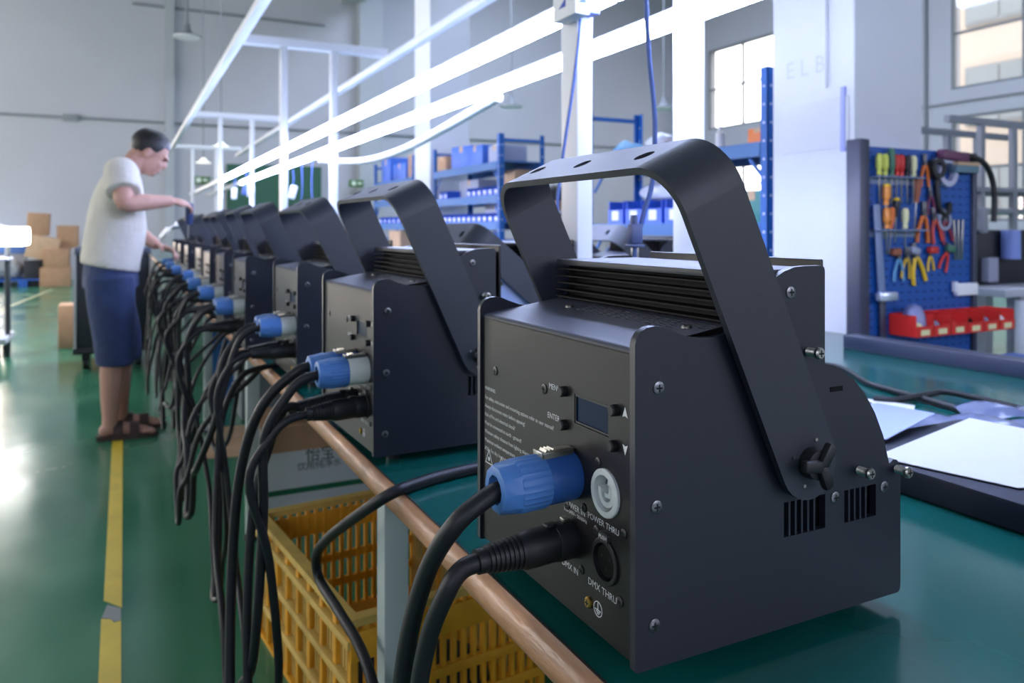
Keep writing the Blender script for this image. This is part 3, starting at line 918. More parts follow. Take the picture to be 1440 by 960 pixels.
cable('blue_cable', [(1.43, 6.6, 1.73), (1.425, 6.6, 1.45), (1.44, 6.61, 1.2), (1.43, 6.6, .95), (1.43, 6.62, .712)], .0055, 'thin blue cable hanging straight down before the green door, right one', 'cable', mat=m_tube_blue)
for k, (x, y, z, mt, lab) in enumerate(((1.17, 9.6, 1.52, m_frame, 'white adapter hanging under the LED rails, farthest of four'), (1.20, 8.9, 1.54, m_tube_blue, 'blue adapter hanging under the LED rails'), (1.17, 8.3, 1.50, m_frame, 'white adapter hanging under the LED rails, third from the near end'), (1.46, 7.6, 1.46, m_frame, 'white adapter hanging under the right LED rail before the green door'))):
    t = thing('hanging_adapter', (x, y, z), lab, 'adapter', 'adapters hanging under the LED rails')
    bm = bmesh.new(); cbox(bm, (0, 0, 0), (.06, .05, .13), .008, 0, 0, .25 * (k % 2)); finish('adapter_body', bm, mt, t)
    bm = bmesh.new(); tube(bm, spline([(0, 0, .06), (.01, 0, .14), (0.0, 0, .215)], 5), .006, 6); finish('cord', bm, m_tube_blue, t)
t = tag(bpy.data.objects.new('hanging_plug', None), 'grey power plug with two flat blades, hanging on a cord over the bench', 'plug'); C.objects.link(t)
t.location = (1.16, 1.585, 1.12)
bm = bmesh.new(); tube(bm, spline([(-.06, .0, 1.72), (.03, .0, 1.3), (.055, .0, 1.0), (.05, .0, .60), (.058, .0, .42), (.075, .0, .26), (.07, .0, .12), (.045, .0, .04), (.02, 0, -.035), (.015, 0, -.09)], 8), .0062, 10); finish('cord', bm, m_tube_blue, t)
m_plug = M('plug_grey', (78, 92, 140), .4)
bm = bmesh.new(); cbox(bm, (.018, 0, -.012), (.034, .022, .048), .006); cbox(bm, (.018, 0, -.040), (.040, .027, .006), .002); lathe(bm, (.016, 0, .012), (0, 0, 1), [(0, .010), (.02, .008)], 12); finish('plug_body', bm, m_plug, t)
for dx in (-.0075, .0075):
    bm = bmesh.new(); cbox(bm, (.018 + dx, 0, -.056), (.0065, .0022, .026), .0006); finish('blade', bm, m_steel, t)
t.location = (.845, 1.20, 1.118); t.scale = (.8, .8, .8)

# ------------------------------------------------------------------ things lying on the bench at right
bm = bmesh.new(); box(bm, 2.215, 2.285, .2, 1.88, TZ, TZ + .047, .004); tag(finish('black_bar', bm, m_bar), 'long black metal bar lying along the far edge of the bench', 'bar')
bm = bmesh.new()
box(bm, 1.085, 1.46, .25, .965, TZ, TZ + .043, .006)
tag(finish('foam_tray', bm, m_foam), 'black tray on the bench under a big white sheet', 'tray')
def sheet(name, pts, z, mat, label, cat, curl=0.0, nn=8):
    """a sheet spanned by four corners, gently curled"""
    bm = bmesh.new()
    a, b, c, d = [Vector((p[0], p[1], z + (p[2] if len(p) > 2 else 0))) for p in pts]
    g = []
    for i in range(nn + 1):
        row = []
        for j in range(nn + 1):
            s, t_ = i / nn, j / nn
            p = (a * (1 - s) + b * s) * (1 - t_) + (d * (1 - s) + c * s) * t_
            p.z += curl * math.sin(PI * s) * math.sin(PI * t_)
            row.append(bm.verts.new(p))
        g.append(row)
    fs = []
    for i in range(nn):
        for j in range(nn):
            fs.append(bm.faces.new((g[i][j], g[i + 1][j], g[i + 1][j + 1], g[i][j + 1])))
    r = solid(bm, geom=fs, thickness=.0012)
    return tag(finish(name, bm, mat), label, cat)
sheet('paper_sheet', [(1.1354, .664, 0), (1.085, .858, 0), (1.42, .918, .012), (1.52, .56, .0)], TZ + .0465, m_paper, 'big white sheet of paper on the black tray', 'paper', .006)
sheet('paper_sheet', [(1.50, 1.12), (1.565, 1.14), (1.64, 1.19), (1.60, 1.30)], TZ + .004, m_paper, 'small white strip of paper on the bench behind the tray', 'paper', .0)
sheet('blue_film', [(1.172, .905, 0), (1.25, 1.12, 0), (1.40, 1.10, .0), (1.375, .957, .012)], TZ + .052, M('bluish_film', (176, 190, 240), .22, spec=.6), 'bluish glossy sheet tilted on the tray beside the nearest light', 'sheet', .002)
m_film = M('clear_bag', (98, 108, 140), .22, spec=.7)
for k, (cx, cy, sx, sy, rz, lab) in enumerate(((1.49, 1.05, .13, .08, -.9, 'flat dark plastic bag nearest the small paper strip'), (1.56, .97, .14, .09, -.7, 'flat dark plastic bag in the middle of the bag pile'), (1.63, .86, .15, .10, -.6, 'flat dark plastic bag at the right edge of the bag pile'), (1.67, 1.0, .12, .07, -.8, 'flat dark plastic bag at the back of the bag pile'))):
    bm = bmesh.new()
    nn = 10
    g = []
    random.seed(k + 3)
    for i in range(nn + 1):
        row = []
        for j in range(nn + 1):
            s, t_ = i / nn - .5, j / nn - .5
            h = .016 * (1 - (2 * s) ** 4) * (1 - (2 * t_) ** 4) + .008 * math.sin(9 * s + 4 * t_ + k) * (1 - (2 * s) ** 2)
            row.append(bm.verts.new((s * sx * 1.5, t_ * sy * 1.5, max(h, 0.0) + .003)))
        g.append(row)
    fs = [bm.faces.new((g[i][j], g[i + 1][j], g[i + 1][j + 1], g[i][j + 1])) for i in range(nn) for j in range(nn)]
    solid(bm, geom=fs, thickness=.002)
    o = finish('plastic_bag', bm, m_film)
    o.location = (cx, cy, TZ + .001 + k * .006); o.rotation_euler = (0, 0, rz)
    tag(o, lab, 'bag', 'plastic bags on the bench')
cable('bench_cable', [(1.62, 1.95, .7125), (1.78, 1.80, .7125), (1.872, 1.653, .7125), (1.852, 1.56, .7125), (1.749, 1.406, .7125), (1.721, 1.30, .7125), (1.70, 1.21, .714), (1.67, 1.10, .714), (1.62, .98, .713), (1.6, .8, .713)], .0075, 'black cable curving over the bench beyond the nearest light', 'cable')
cable('bench_cable', [(1.60, 1.27, .713), (1.632, 1.236, .713), (1.72, 1.215, .722), (1.755, 1.193, .7285), (1.772, 1.10, .724), (1.80, 1.0, .713), (1.83, .85, .713)], .0075, 'black cable crossing the other cable beside the paper strip', 'cable')

# ------------------------------------------------------------------ under the bench
def crate():
    L, W, Hh = .70, .48, .33
    t = thing('plastic_crate', (.4105, 1.90, 0), 'yellow plastic crate with open slatted sides on the floor under the bench', 'crate', rz=math.radians(6.2))
    ox = -.0375
    x0, x1, y0, y1 = ox, ox + W, -L / 2, L / 2
    def bar(nm, m_, *b):
        bm = bmesh.new(); box(bm, *b, .002); return finish(nm, bm, m_, t)
    rims = bmesh.new()
    plate(rims, rect(x0 - .008, x1 + .008, y0 - .008, y1 + .008), [rect(x0 + .02, x1 - .02, y0 + .02, y1 - .02)], lambda p, q: (p, q, Hh), lambda p, q: (p, q, Hh - .016))
    finish('rim', rims, m_crate2, t, 40)
    bm = bmesh.new(); box(bm, x0, x1, y0, y1, .0, .012); finish('base', bm, m_crate, t, 0)
    ny = 8
    for xs, nm in ((x0, 1), (x1, -1)):
        e0, e1 = (xs, xs + .014) if nm > 0 else (xs - .014, xs)
        for k in range(ny + 1):
            yy = y0 + .008 + (L - .016) * k / ny
            bar('slat', m_crate, e0, e1, yy - .009, yy + .009, .012, Hh - .016)
        for z in (.10, .19, .275):
            bar('cross_bar', m_crate2, e0 - .006 * nm, e1 - .0 * nm, y0, y1, z - .009, z + .009)
        bmx = bmesh.new()
        for k in range(42):
            yy = y0 + .02 + (L - .04) * k / 41
            box(bmx, (e0 + e1) / 2 + .004 * nm, (e0 + e1) / 2 + .007 * nm, yy - .0035, yy + .0035, .012, Hh - .02)
        o = finish('thin_slats', bmx, m_crate2, t, 0); o['kind'] = 'stuff'
    for ys, nm in ((y0, 1), (y1, -1)):
        e0, e1 = (ys, ys + .014) if nm > 0 else (ys - .014, ys)
        for k in range(19):
            xx = x0 + .012 + (W - .024) * k / 18
            bar('slat', m_crate, xx - .0055, xx + .0055, e0, e1, .012, Hh - .016)
        for z in (.085, .16):
            bar('cross_bar', m_crate, x0, x1, e0 - .004 * nm, e1, z - .011, z + .011)
        bar('side_band', m_crate, x0, x1, e0 - .003 * nm, e1 + .002 * nm, .24, .30)
crate()
# dark odds and ends inside the crate
for k, (x, y, s, lab) in enumerate(((.55, 1.85, .10, 'dark lump of packing in the yellow crate, far end'), (.66, 1.68, .12, 'dark lump of packing in the yellow crate, near end'))):
    bm = bmesh.new(); bmesh.ops.create_icosphere(bm, subdivisions=2, radius=s, matrix=Matrix.Translation((x, y, .013 + s * .55)) @ Matrix.Diagonal((1, 1, .55, 1)))
    for v in bm.verts: v.co += Vector((random.uniform(-1, 1), random.uniform(-1, 1), 0)) * .008
    tag(finish('packing_bundle', bm, m_foam), lab, 'packing')
# printed white carton behind the crate
t = thing('carton', (.485, 3.16, 0), 'white printed carton with green stripe on the floor behind the yellow crate', 'box')
bm = bmesh.new(); box(bm, 0, .52, 0, .36, 0, .325, .004); CB = finish('carton_body', bm, m_carton, t)
bm = bmesh.new(); box(bm, -.002, .522, -.002, .362, .060, .082); finish('green_stripe', bm, m_green, t, 0)
bm = bmesh.new(); box(bm, -.004, .524, -.010, -.004, .232, .333); box(bm, -.002, .522, -.004, .362, .326, .333); finish('carton_flap', bm, m_card, t, 0)
fm = lambda x, z: Matrix.Translation((x, -.002, z)) @ Matrix.Rotation(PI / 2, 4, 'X')
text('lettering', '\u6021\u5b9d', .062, m_inkgreen, fm(.232, .204), t)
text('lettering', '\u996e\u7528\u7eaf\u51c0\u6c34', .036, m_inkgreen, fm(.228, .162), t)
bm = bmesh.new(); box(bm, .60, .93, 3.22, 3.42, .334, .37, .01); tag(finish('black_adapter', bm, m_rubber), 'flat black adapter lying on the white printed carton', 'adapter')
bm = bmesh.new(); box(bm, -.13, .13, -.30, .30, 0, .006, 0, Matrix.Translation((.535, 4.30, .001)) @ Matrix.Rotation(-.22, 4, 'Z')); tag(finish('cardboard_sheet', bm, m_card2, smooth=0), 'flat piece of cardboard on the green floor beside a bench leg', 'cardboard')
t = thing('carton', (.62, 4.75, 0), 'grey printed carton under the middle of the bench', 'box')
bm = bmesh.new(); box(bm, 0, .45, 0, .34, 0, .42, .004); finish('carton_body', bm, M('carton_grey', (118, 126, 130), .8), t)
bm = bmesh.new(); plate(bm, circ(.06, .30, .03, 18), [circ(.06, .30, .018, 18)], lambda p, q: (p, -.001, q), lambda p, q: (p, -.0002, q)); finish('round_mark', bm, M('ink_blue', (50, 60, 110), .6), t, 0)
for k in range(3):
    t = thing('stacking_bin', (.52, 5.35 + (0.02 * k), .0 + k * .165), ('lowest', 'middle', 'topmost')[k] + ' blue bin in the stack under the bench', 'bin', 'blue bins stacked under the bench')
    bm = bmesh.new(); box(bm, 0, .40, 0, .5, .0, .012); box(bm, 0, .012, 0, .5, .012, .16); box(bm, .388, .40, 0, .5, .012, .16); box(bm, .012, .388, 0, .012, .012, .16); box(bm, .012, .388, .488, .5, .012, .16); finish('bin_body', bm, m_shelf2, t, 0)
    bm = bmesh.new(); box(bm, .12, .27, -.003, -.0005, .05, .11); finish('bin_label', bm, m_label, t, 0)

# ------------------------------------------------------------------ blue shelving
def shelving(name, y0, y1, levels, label, x0=3.30, x1=3.80, h=2.045):
    t = thing('shelving_unit', (x0, y0, 0), label, 'shelf', 'blue steel shelving units along the columns')
    W, L = x1 - x0, y1 - y0
    for px in (0, W):
        for py in (0, L):
            bm = bmesh.new()
            sx = .05 if px == 0 else -.05; sy = .055 if py == 0 else -.055
            box(bm, min(px, px + sx), max(px, px + sx), min(py, py + sy * .1), max(py, py + sy * .1), 0, h)
            box(bm, min(px, px + sx * .1), max(px, px + sx * .1), min(py, py + sy), max(py, py + sy), 0, h)
            p = finish('upright', bm, m_shelf, t, 0)
            bm = bmesh.new()
            for k in range(18):
                z = .15 + k * .105
                if py == 0:
                    lathe(bm, (px + sx * .5, -.0012, z), (0, -1, 0), [(0, .007), (.0004, .007)], 6)
                lathe(bm, ((px - .0012) if px == 0 else px + sx * .1 - .0062 + .0, py + sy * .5, z), (-1, 0, 0), [(0, .007), (.0004, .007)], 6)
            q = finish('slot_holes', bm, m_label, p, 0); q['kind'] = 'stuff'
    for py in (.003, L - .04):
        for z in (h - .075, .25):
            bm = bmesh.new(); box(bm, .05, W - .05, py + .005, py + .03, z, z + .03); finish('end_bar', bm, m_shelf, t, 0)
        bm = bmesh.new(); cbox(bm, (W / 2, py + .017, 1.0), (.02, .02, .62), 0, 0, 0, .85); finish('end_brace', bm, m_shelf, t, 0)
    for z in levels:
        bm = bmesh.new(); box(bm, .006, W - .006, .006, L - .006, z - .012, z); s = finish('shelf_board', bm, m_shelf2, t, 0)
        for px in (-.002, W - .028):
            bm = bmesh.new(); box(bm, px, px + .03, .06, L - .06, z - .085, z - .012); finish('beam', bm, m_shelf2, s, 0)
        for py in (.1, L - .14):
            bm = bmesh.new(); cbox(bm, (.02, py, z - .16), (.012, .18, .02), 0, 0, .8 if py < .5 else -.8, 0); finish('gusset', bm, m_shelf, s, 0)
    return t
shelving('a', 6.85, 8.68, (.35, .78, 1.18, 1.45, 1.78), 'blue steel shelving unit just right of the far column, full of labelled bins')
shelving('b', 9.38, 11.10, (.35, .78, 1.18, 1.50, 1.77), 'farthest blue steel shelving unit beyond the far column')
shelving('c', 3.32, 5.25, (.35, .78, 1.15, 1.62), 'nearest blue steel shelving unit beside the big white column')

def bin_proto():
    bm = bmesh.new()
    W, D, Hh, T = .11, .2, .095, .004
    for (a, b, c, d, e, f) in ((0, D, -W / 2, W / 2, 0, T), (0, T, -W / 2, W / 2, T, Hh * .62), (D - T, D, -W / 2, W / 2, T, Hh), (T, D - T, -W / 2, -W / 2 + T, T, Hh), (T, D - T, W / 2 - T, W / 2, T, Hh)):
        box(bm, a, b, c, d, e, f)
    o = finish('parts_bin', bm, m_bin, None, 0)
    bm = bmesh.new(); box(bm, -.0015, -.0002, -.024, .024, .014, .054); l = finish('bin_label', bm, m_label, o, 0)
    return o
bp = bin_proto()
first = True
def put_bin(x, y, z, label, group, s=1.0):
    global first
    o = bp if first else copy_tree(bp)
    first = False
    o.location = (x, y, z); o.scale = (s, s, s)
    tag(o, label, 'bin', group)
for z, nm in ((1.18, 'lower'), (1.45, 'middle')):
    yy = 6.96
    k = 0
    while yy < 8.55:
        if not (z > 1.3 and 7.75 < yy < 8.2):
            put_bin(3.31, yy, z, '%s blue bin from the near end, %s shelf right of the far column' % (NTH[k], nm), 'blue bins on the %s shelf of the full unit' % nm, .92)
        yy += .135; k += 1
yy = 9.6
k = 0
while yy < 10.9:
    k += 1
    put_bin(3.31, yy, 1.18, '%s blue bin from the near end, lower shelf of the farthest unit' % NTH[k - 1], 'blue bins on the farthest shelving unit', .9); yy += .2
for k, yy in enumerate((3.72, 3.95, 4.18, 4.41, 4.64, 4.87)):
    put_bin(3.31, yy, 1.15, '%s big blue bin from the near end, shelf behind the hanging plug' % NTH[k], 'big blue bins on the nearest shelving unit', 1.75)

def carton(name, x, y, z, sx, sy, sz, mat, label, cat='box', rz=0, rx=0):
    bm = bmesh.new()
    box(bm, -sx / 2, sx / 2, -sy / 2, sy / 2, 0, sz, min(sx, sy, sz) * .03)
    o = finish(name, bm, mat)
    bm = bmesh.new(); box(bm, -sx / 2 - .001, sx / 2 + .001, -.03, .03, sz * .7, sz + .001); finish('tape', bm, m_card2, o, 0)
    o.location = (x, y, z); o.rotation_euler = (rx, 0, rz)
    return tag(o, label, cat)
m_bluebox = M('blue_plastic_box', (50, 100, 190), .5)
m_greyb = M('grey_box', (150, 156, 178), .6)
carton('storage_box', 3.52, 10.75, 1.77, .30, .40, .34, m_bluebox, 'tall blue box on top of the farthest shelving unit')
carton('storage_box', 3.52, 10.15, 1.77, .30, .55, .22, m_bluebox, 'low blue box on top of the farthest shelving unit')
carton('storage_box', 3.50, 9.62, 1.77, .28, .26, .30, m_card, 'brown box on top of the farthest shelf near the column')
carton('storage_box', 3.45, 8.42, 1.78, .28, .26, .16, m_card, 'orange brown carton at the left end of the full top shelf')
carton('storage_box', 3.50, 7.98, 1.78, .30, .38, .24, m_bluebox, 'blue box behind the carton on the full top shelf', rz=.2)
carton('storage_box', 3.48, 7.50, 1.78, .32, .40, .20, m_bluebox, 'blue box in the middle of the full top shelf')
carton('storage_box', 3.50, 7.08, 1.78, .30, .28, .17, m_greyb, 'grey box at the near end of the full top shelf')
carton('storage_box', 3.60, 8.0, 1.45, .26, .50, .20, m_greyb, 'grey box on the middle shelf between the bins')
carton('storage_box', 3.66, 7.2, 1.45, .22, .40, .26, m_card2, 'pale carton behind the bins of the middle shelf')
carton('storage_box', 3.66, 7.5, 1.18, .22, .50, .20, m_greyb, 'grey box behind the bins of the lower shelf')
carton('storage_box', 3.55, 7.9, .78, .36, .60, .30, m_greyb, 'grey box on the shelf under the labelled bins')
carton('storage_box', 3.52, 7.2, .78, .34, .40, .22, m_bluebox, 'blue box on the shelf under the labelled bins')
carton('storage_box', 3.52, 10.3, .78, .34, .50, .30, m_card2, 'pale carton on the low shelf of the farthest unit')
carton('storage_box', 3.5, 10.6, 1.5, .34, .50, .17, m_bluebox, 'blue box on the upper middle shelf of the farthest unit')
m_or = M('orange_plastic', (214, 110, 40), .5)
m_red = M('red_plastic', (196, 40, 34), .45)
m_tealb = M('teal_case', (40, 120, 116), .5)
m_yel = M('yellow_plastic', (232, 190, 40), .45)
carton('storage_box', 3.52, 4.0, .78, .36, .5, .26, M('dark_case', (30, 32, 44), .5), 'dark case on the low shelf of the nearest unit')
carton('storage_box', 3.52, 4.75, .78, .36, .5, .22, m_card, 'brown carton on the low shelf of the nearest unit')
carton('tool_case', 3.44, 3.48, 1.15, .22, .22, .19, m_tealb, 'teal case at the near end of the nearest shelving unit', 'case')
carton('storage_box', 3.55, 4.4, 1.62, .30, .60, .06, m_red, 'flat red tray on top of the nearest shelving unit', 'tray')
carton('storage_box', 3.47, 3.46, 1.62, .22, .16, .09, m_or, 'orange box on top of the nearest shelf beside its upright')
carton('storage_box', 3.62, 4.9, 1.4, .16, .2, .05, m_yel, 'small yellow box') if False else None
def blob_bag(x, y, z, sx, sy, sz, mat, label, seed):
    random.seed(seed)
    bm = bmesh.new()
    bmesh.ops.create_icosphere(bm, subdivisions=3, radius=1)
    for v in bm.verts:
        n = v.co.copy()
        k = 1 + .16 * math.sin(5 * n.x + seed) * math.cos(4 * n.y + 2 * seed) + random.uniform(-.05, .05)
        v.co = Vector((n.x * sx * k, n.y * sy * k, max(n.z, -.6) * sz * k))
    zmin = min(v.co.z for v in bm.verts)
    for v in bm.verts: v.co.z -= zmin
    o = finish('plastic_bag', bm, mat, None, 25)
    o.location = (x, y, z)
    return tag(o, label, 'bag')
blob_bag(3.5, 7.75, 1.785, .12, .14, .22, m_bag, 'pale plastic bag peaking on top of the full shelving unit', 1) if False else None
blob_bag(3.52, 8.2, 1.78, .10, .08, .10, m_bag, 'pale plastic bag beside the orange carton on the top shelf', 2)
blob_bag(3.50, 7.28, 1.785, .10, .08, .12, m_bag, 'pale plastic bag between two boxes on the full top shelf', 5)
blob_bag(3.56, 5.05, 1.62, .14, .12, .10, M('light_blue_film', (120, 180, 230), .4), 'light blue plastic bag on top of the nearest shelf, far end', 3)
blob_bag(3.56, 4.62, 1.68, .12, .14, .08, m_bag, 'white plastic bag on the red tray of the nearest shelf', 4)
blob_bag(3.56, 4.42, 1.32, .12, .4, .09, m_bag, 'long pale plastic bag over the big blue bins', 6)
bm = bmesh.new(); lathe(bm, (3.42, 3.85, 1.621), (0, 0, 1), [(0, .03), (.10, .03), (.12, .012), (.15, .012)], 12); tag(finish('white_bottle', bm, m_paper), 'white bottle on top of the nearest shelving unit', 'bottle')

# ------------------------------------------------------------------ tool board
m_peg = M('pegboard_blue', (12, 78, 160), .45, spec=.5)
m_pegframe = M('pegboard_frame', (52, 56, 78), .4)
PB = thing('tool_board', (3.07, 2.50, 0), 'blue perforated tool board hung with hand tools, on a dark frame', 'tool board')
bm = bmesh.new(); box(bm, .02, .80, .0, .02, .30, 1.50); PBm = finish('board', bm, m_peg, PB, 0)
bm = bmesh.new(); box(bm, -.045, .02, -.03, .05, 0, 1.53, .006); finish('frame_upright', bm, m_pegframe, PB)
bm = bmesh.new(); box(bm, .80, .83, -.02, .04, 0, 1.50, .006); finish('frame_upright', bm, m_pegframe, PB)
bm = bmesh.new(); box(bm, .02, .80, -.03, .05, .06, .10, .004); finish('frame_rail', bm, m_pegframe, PB)
bm = bmesh.new()
for i in range(14):
    for j in range(30):
        z = .34 + j * .039
        xx = .06 + i * .055
        f = [bm.verts.new(p) for p in ((xx - .012, -.0006, z - .004), (xx + .012, -.0006, z - .004), (xx + .012, -.0006, z + .004), (xx - .012, -.0006, z + .004))]
        bm.faces.new(f)
o = finish('perforation', bm, M('perforation', (8, 44, 100), .7), PB, 0); o['kind'] = 'stuff'
bx, by = 3.07, 2.50
m_rack = M('tool_rack_grey', (120, 136, 170), .4)
for z, x0, x1, lab in ((1.355, .05, .38, 'upper grey screwdriver rack on the tool board'), (1.105, .05, .40, 'lower grey screwdriver rack on the tool board')):
    t = thing('tool_rack', (bx, by, z), lab, 'rack')
    bm = bmesh.new(); plate(bm, rect(x0, x1, -.055, -.001), [circ(x0 + .03 + k * (x1 - x0 - .06) / 9, -.028, .009, 8) for k in range(10)], lambda p, q: (p, q, 0), lambda p, q: (p, q, .006)); finish('rack_shelf', bm, m_rack, t, 0)
    bm = bmesh.new(); box(bm, x0, x1, -.006, -.001, -.03, .0); finish('rack_back', bm, m_rack, t, 0)
def screwdriver(x, z, hc, label, L=.10, sh=.13, tilt=0, r=.014, col2=None):
    t = thing('screwdriver', (bx + x, by - .028, z), label, 'screwdriver', 'screwdrivers standing in the racks of the tool board')
    t.rotation_euler = (0, tilt, 0)
    bm = bmesh.new(); lathe(bm, (0, 0, 0), (0, 0, 1), [(0, r * .7), (.012, r * .8), (.02, r * .62), (.04, r), (L - .015, r), (L, r * .6)], 10); finish('handle', bm, hc, t)
    bm = bmesh.new(); lathe(bm, (0, 0, -sh), (0, 0, 1), [(0, .0015), (.004, .0034), (sh + .01, .0034)], 8); finish('shaft', bm, m_steel, t)
    if col2:
        bm = bmesh.new(); lathe(bm, (0, 0, L - .012), (0, 0, 1), [(0, r * 1.02), (.013, r * .7)], 10); finish('end_cap', bm, col2, t)
m_yg = M('handle_lime', (200, 205, 90), .45); m_orh = M('handle_orange', (226, 140, 60), .45); m_blk = M('handle_black', (28, 28, 34), .5); m_brn = M('handle_brown', (150, 86, 60), .6); m_grn = M('handle_green', (60, 110, 90), .5); m_ivory = M('handle_ivory', (226, 220, 170), .5)
for k, (x, m_, lab) in enumerate(((.085, m_yg, 'screwdriver with lime handle, first in the upper rack'), (.125, m_yg, 'screwdriver with lime handle, second in the upper rack'), (.170, m_grn, 'tall screwdriver with green handle in the upper rack'), (.205, m_red, 'screwdriver with red handle in the upper rack, left of its twin'), (.238, m_red, 'screwdriver with red handle in the upper rack, right of its twin'), (.280, m_blk, 'screwdriver with black handle in the upper rack'), (.325, m_ivory, 'screwdriver with ivory handle, last in the upper rack'))):
    screwdriver(x, 1.365, m_, lab, .13 if k == 2 else .10, .13, 0, .016)
screwdriver(.13, 1.225, m_orh, 'big screwdriver with yellow orange handle hung between the racks', .10, .16, .06, .019, m_yel)
screwdriver(.135, 1.115, m_orh, 'screwdriver with orange handle in the lower rack', .10, .12, .0, .018)
screwdriver(.165, 1.115, m_or, 'screwdriver with deep orange handle leaning in the lower rack', .10, .12, .12, .013)
screwdriver(.20, 1.17, m_blk, 'black screwdriver with yellow cap in the lower rack', .09, .12, .05, .016, m_yel)
screwdriver(.265, 1.115, m_ivory, 'screwdriver with ivory handle in the lower rack', .10, .12, 0, .017)
screwdriver(.345, 1.24, m_brn, 'long brown handled chisel with black ferrule on the tool board', .13, .17, .10, .017, m_blk)
def pliers(x, z, mat, label, s=1.0, open_=.25, rot=0, grp='pliers hung on the tool board'):
    t = thing('pliers', (bx + x, by - .012, z), label, 'pliers', grp)
    t.rotation_euler = (0, rot, 0); t.scale = (s, s, s)
    for sg in (-1, 1):
        bm = bmesh.new(); tube(bm, spline([(0, 0, 0), (sg * .012, -.002, -.02), (sg * .02 * (1 + open_), 0, -.06), (sg * .02 * (1 + 2 * open_), 0, -.11)], 4), .008, 8, None); finish('handle', bm, mat, t)
    bm = bmesh.new(); cyl(bm, (0, .006, 0), (0, -.008, 0), .013, 12); box(bm, -.011, -.001, -.006, .006, .0, .05, .002); box(bm, .001, .011, -.006, .006, .0, .05, .002); finish('jaw', bm, m_screw, t)
for (x, z, m_, lab, s, op, rt) in ((.43, 1.43, m_or, 'orange handled pliers high on the tool board', 1.0, .2, 0), (.42, 1.185, m_or, 'orange handled pliers beside the lower rack', 1.25, .3, .05), (.50, 1.165, M('handle_coral', (196, 70, 56), .5), 'coral handled pliers right of the orange pair', 1.1, .3, -.25), (.575, 1.16, M('handle_maroon', (130, 40, 66), .5), 'maroon handled pliers in the middle row', 1.1, .3, -.3), (.47, 1.28, M('handle_plum', (110, 44, 80), .5), 'plum handled pliers in the board centre', .9, .2, -.1), (.24, .975, M('handle_skyblue', (90, 150, 190), .5), 'light blue handled pliers in the bottom row', 1.0, .35, 0), (.30, .98, M('handle_mustard', (196, 160, 50), .5), 'mustard handled pliers in the bottom row, left of the yellow pair', .95, .3, .1), (.36, .985, m_yel, 'bright yellow handled pliers in the bottom row', 1.25, .4, -.25), (.47, .985, m_yel, 'small yellow handled pliers in the bottom row', .7, .3, -.1), (.60, 1.00, m_red, 'red handled pliers in the bottom row', .9, .3, .4)):
    pliers(x, z, m_, lab, s, op, rt)
# coils, tape, saw, bracket
bm = bmesh.new(); lathe(bm, (bx + .585, by - .004, 1.395), (0, -1, 0), [(0, .072), (.03, .072), (.03, .045), (0, .045)], 26, cap=False); tag(finish('tape_roll', bm, M('tape_lilac', (178, 180, 205), .4)), 'pale roll of tape hung near the top right of the tool board', 'tape')
bm = bmesh.new(); lathe(bm, (bx + .50, by - .004, 1.41), (0, -1, 0), [(0, .050), (.04, .050), (.04, .028), (0, .028)], 22, cap=False); tag(finish('tape_roll', bm, m_rubber), 'black roll of tape left of the pale roll on the tool board', 'tape')
cable('black_hook', [(bx + .52, by - .012, 1.36), (bx + .515, by - .02, 1.28), (bx + .53, by - .02, 1.21), (bx + .57, by - .02, 1.185), (bx + .605, by - .02, 1.21), (bx + .60, by - .02, 1.245)], .014, 'black hook shaped tool below the black tape roll', 'hook', mat=m_rubber)
bm = bmesh.new(); lathe(bm, (bx + .57, by - .004, 1.155), (0, -1, 0), [(0, .05), (.02, .05), (.02, .035), (0, .035)], 22, cap=False); tag(finish('tape_roll', bm, m_greyb), 'grey roll of tape under the black hook', 'tape')
cable('black_hose', [(bx + .60, by - .01, 1.475), (bx + .72, by - .03, 1.485), (bx + .83, by - .05, 1.45), (bx + .90, by - .05, 1.37), (bx + .92, by - .05, 1.27), (bx + .915, by - .05, 1.15)], .014, 'thick black hose bending over the right end of the tool board', 'hose', mat=m_rubber)
carton('tool_pouch', bx + .70, by - .03, 1.395, .17, .05, .05, M('pouch_greygreen', (96, 124, 140), .6), 'grey green pouch hung at the top right of the tool board', 'pouch')
bm = bmesh.new(); cbox(bm, (bx + .62, by - .03, 1.475), (.20, .05, .05), .012, 0, 0, .08); tag(finish('red_tool', bm, M('tool_plum', (96, 48, 80), .5)), 'plum coloured tool lying over the top edge of the board', 'tool')
bm = bmesh.new(); cbox(bm, (bx + .095, by - .020, 1.00), (.045, .01, .46), .004, 0, 0, -.09); tag(finish('hand_saw_blade', bm, m_rack), 'long grey steel blade leaning at the left of the tool board', 'blade')
bm = bmesh.new(); cbox(bm, (bx + .125, by - .018, .58), (.04, .012, .40), .004, 0, 0, -.04); tag(finish('dark_rod', bm, m_pegframe), 'dark flat rod under the grey blade on the tool board', 'rod')
bm = bmesh.new(); cbox(bm, (bx + .115, by - .045, .80), (.12, .04, .045), .012); tag(finish('metal_clamp', bm, M('bright_clamp', (205, 215, 235), .25, metal=.6)), 'shiny metal clamp at the left of the tool board', 'clamp')
bm = bmesh.new(); box(bm, bx + .66, bx + .82, by - .03, by - .005, .78, .84, .004); box(bm, bx + .64, bx + .66, by - .03, by - .01, .80, .85); tag(finish('white_comb_bracket', bm, m_label), 'white toothed bracket at the right of the tool board', 'bracket')
for k in range(3):
    bm = bmesh.new(); cbox(bm, (bx + .66 + k * .03, by - .012, 1.06), (.013, .006, .20), .002, 0, 0, .06 * (k - 1)); tag(finish('steel_file', bm, m_steel), ('left', 'middle', 'right')[k] + ' of three steel files hung at the right of the board', 'file', 'steel files on the tool board')
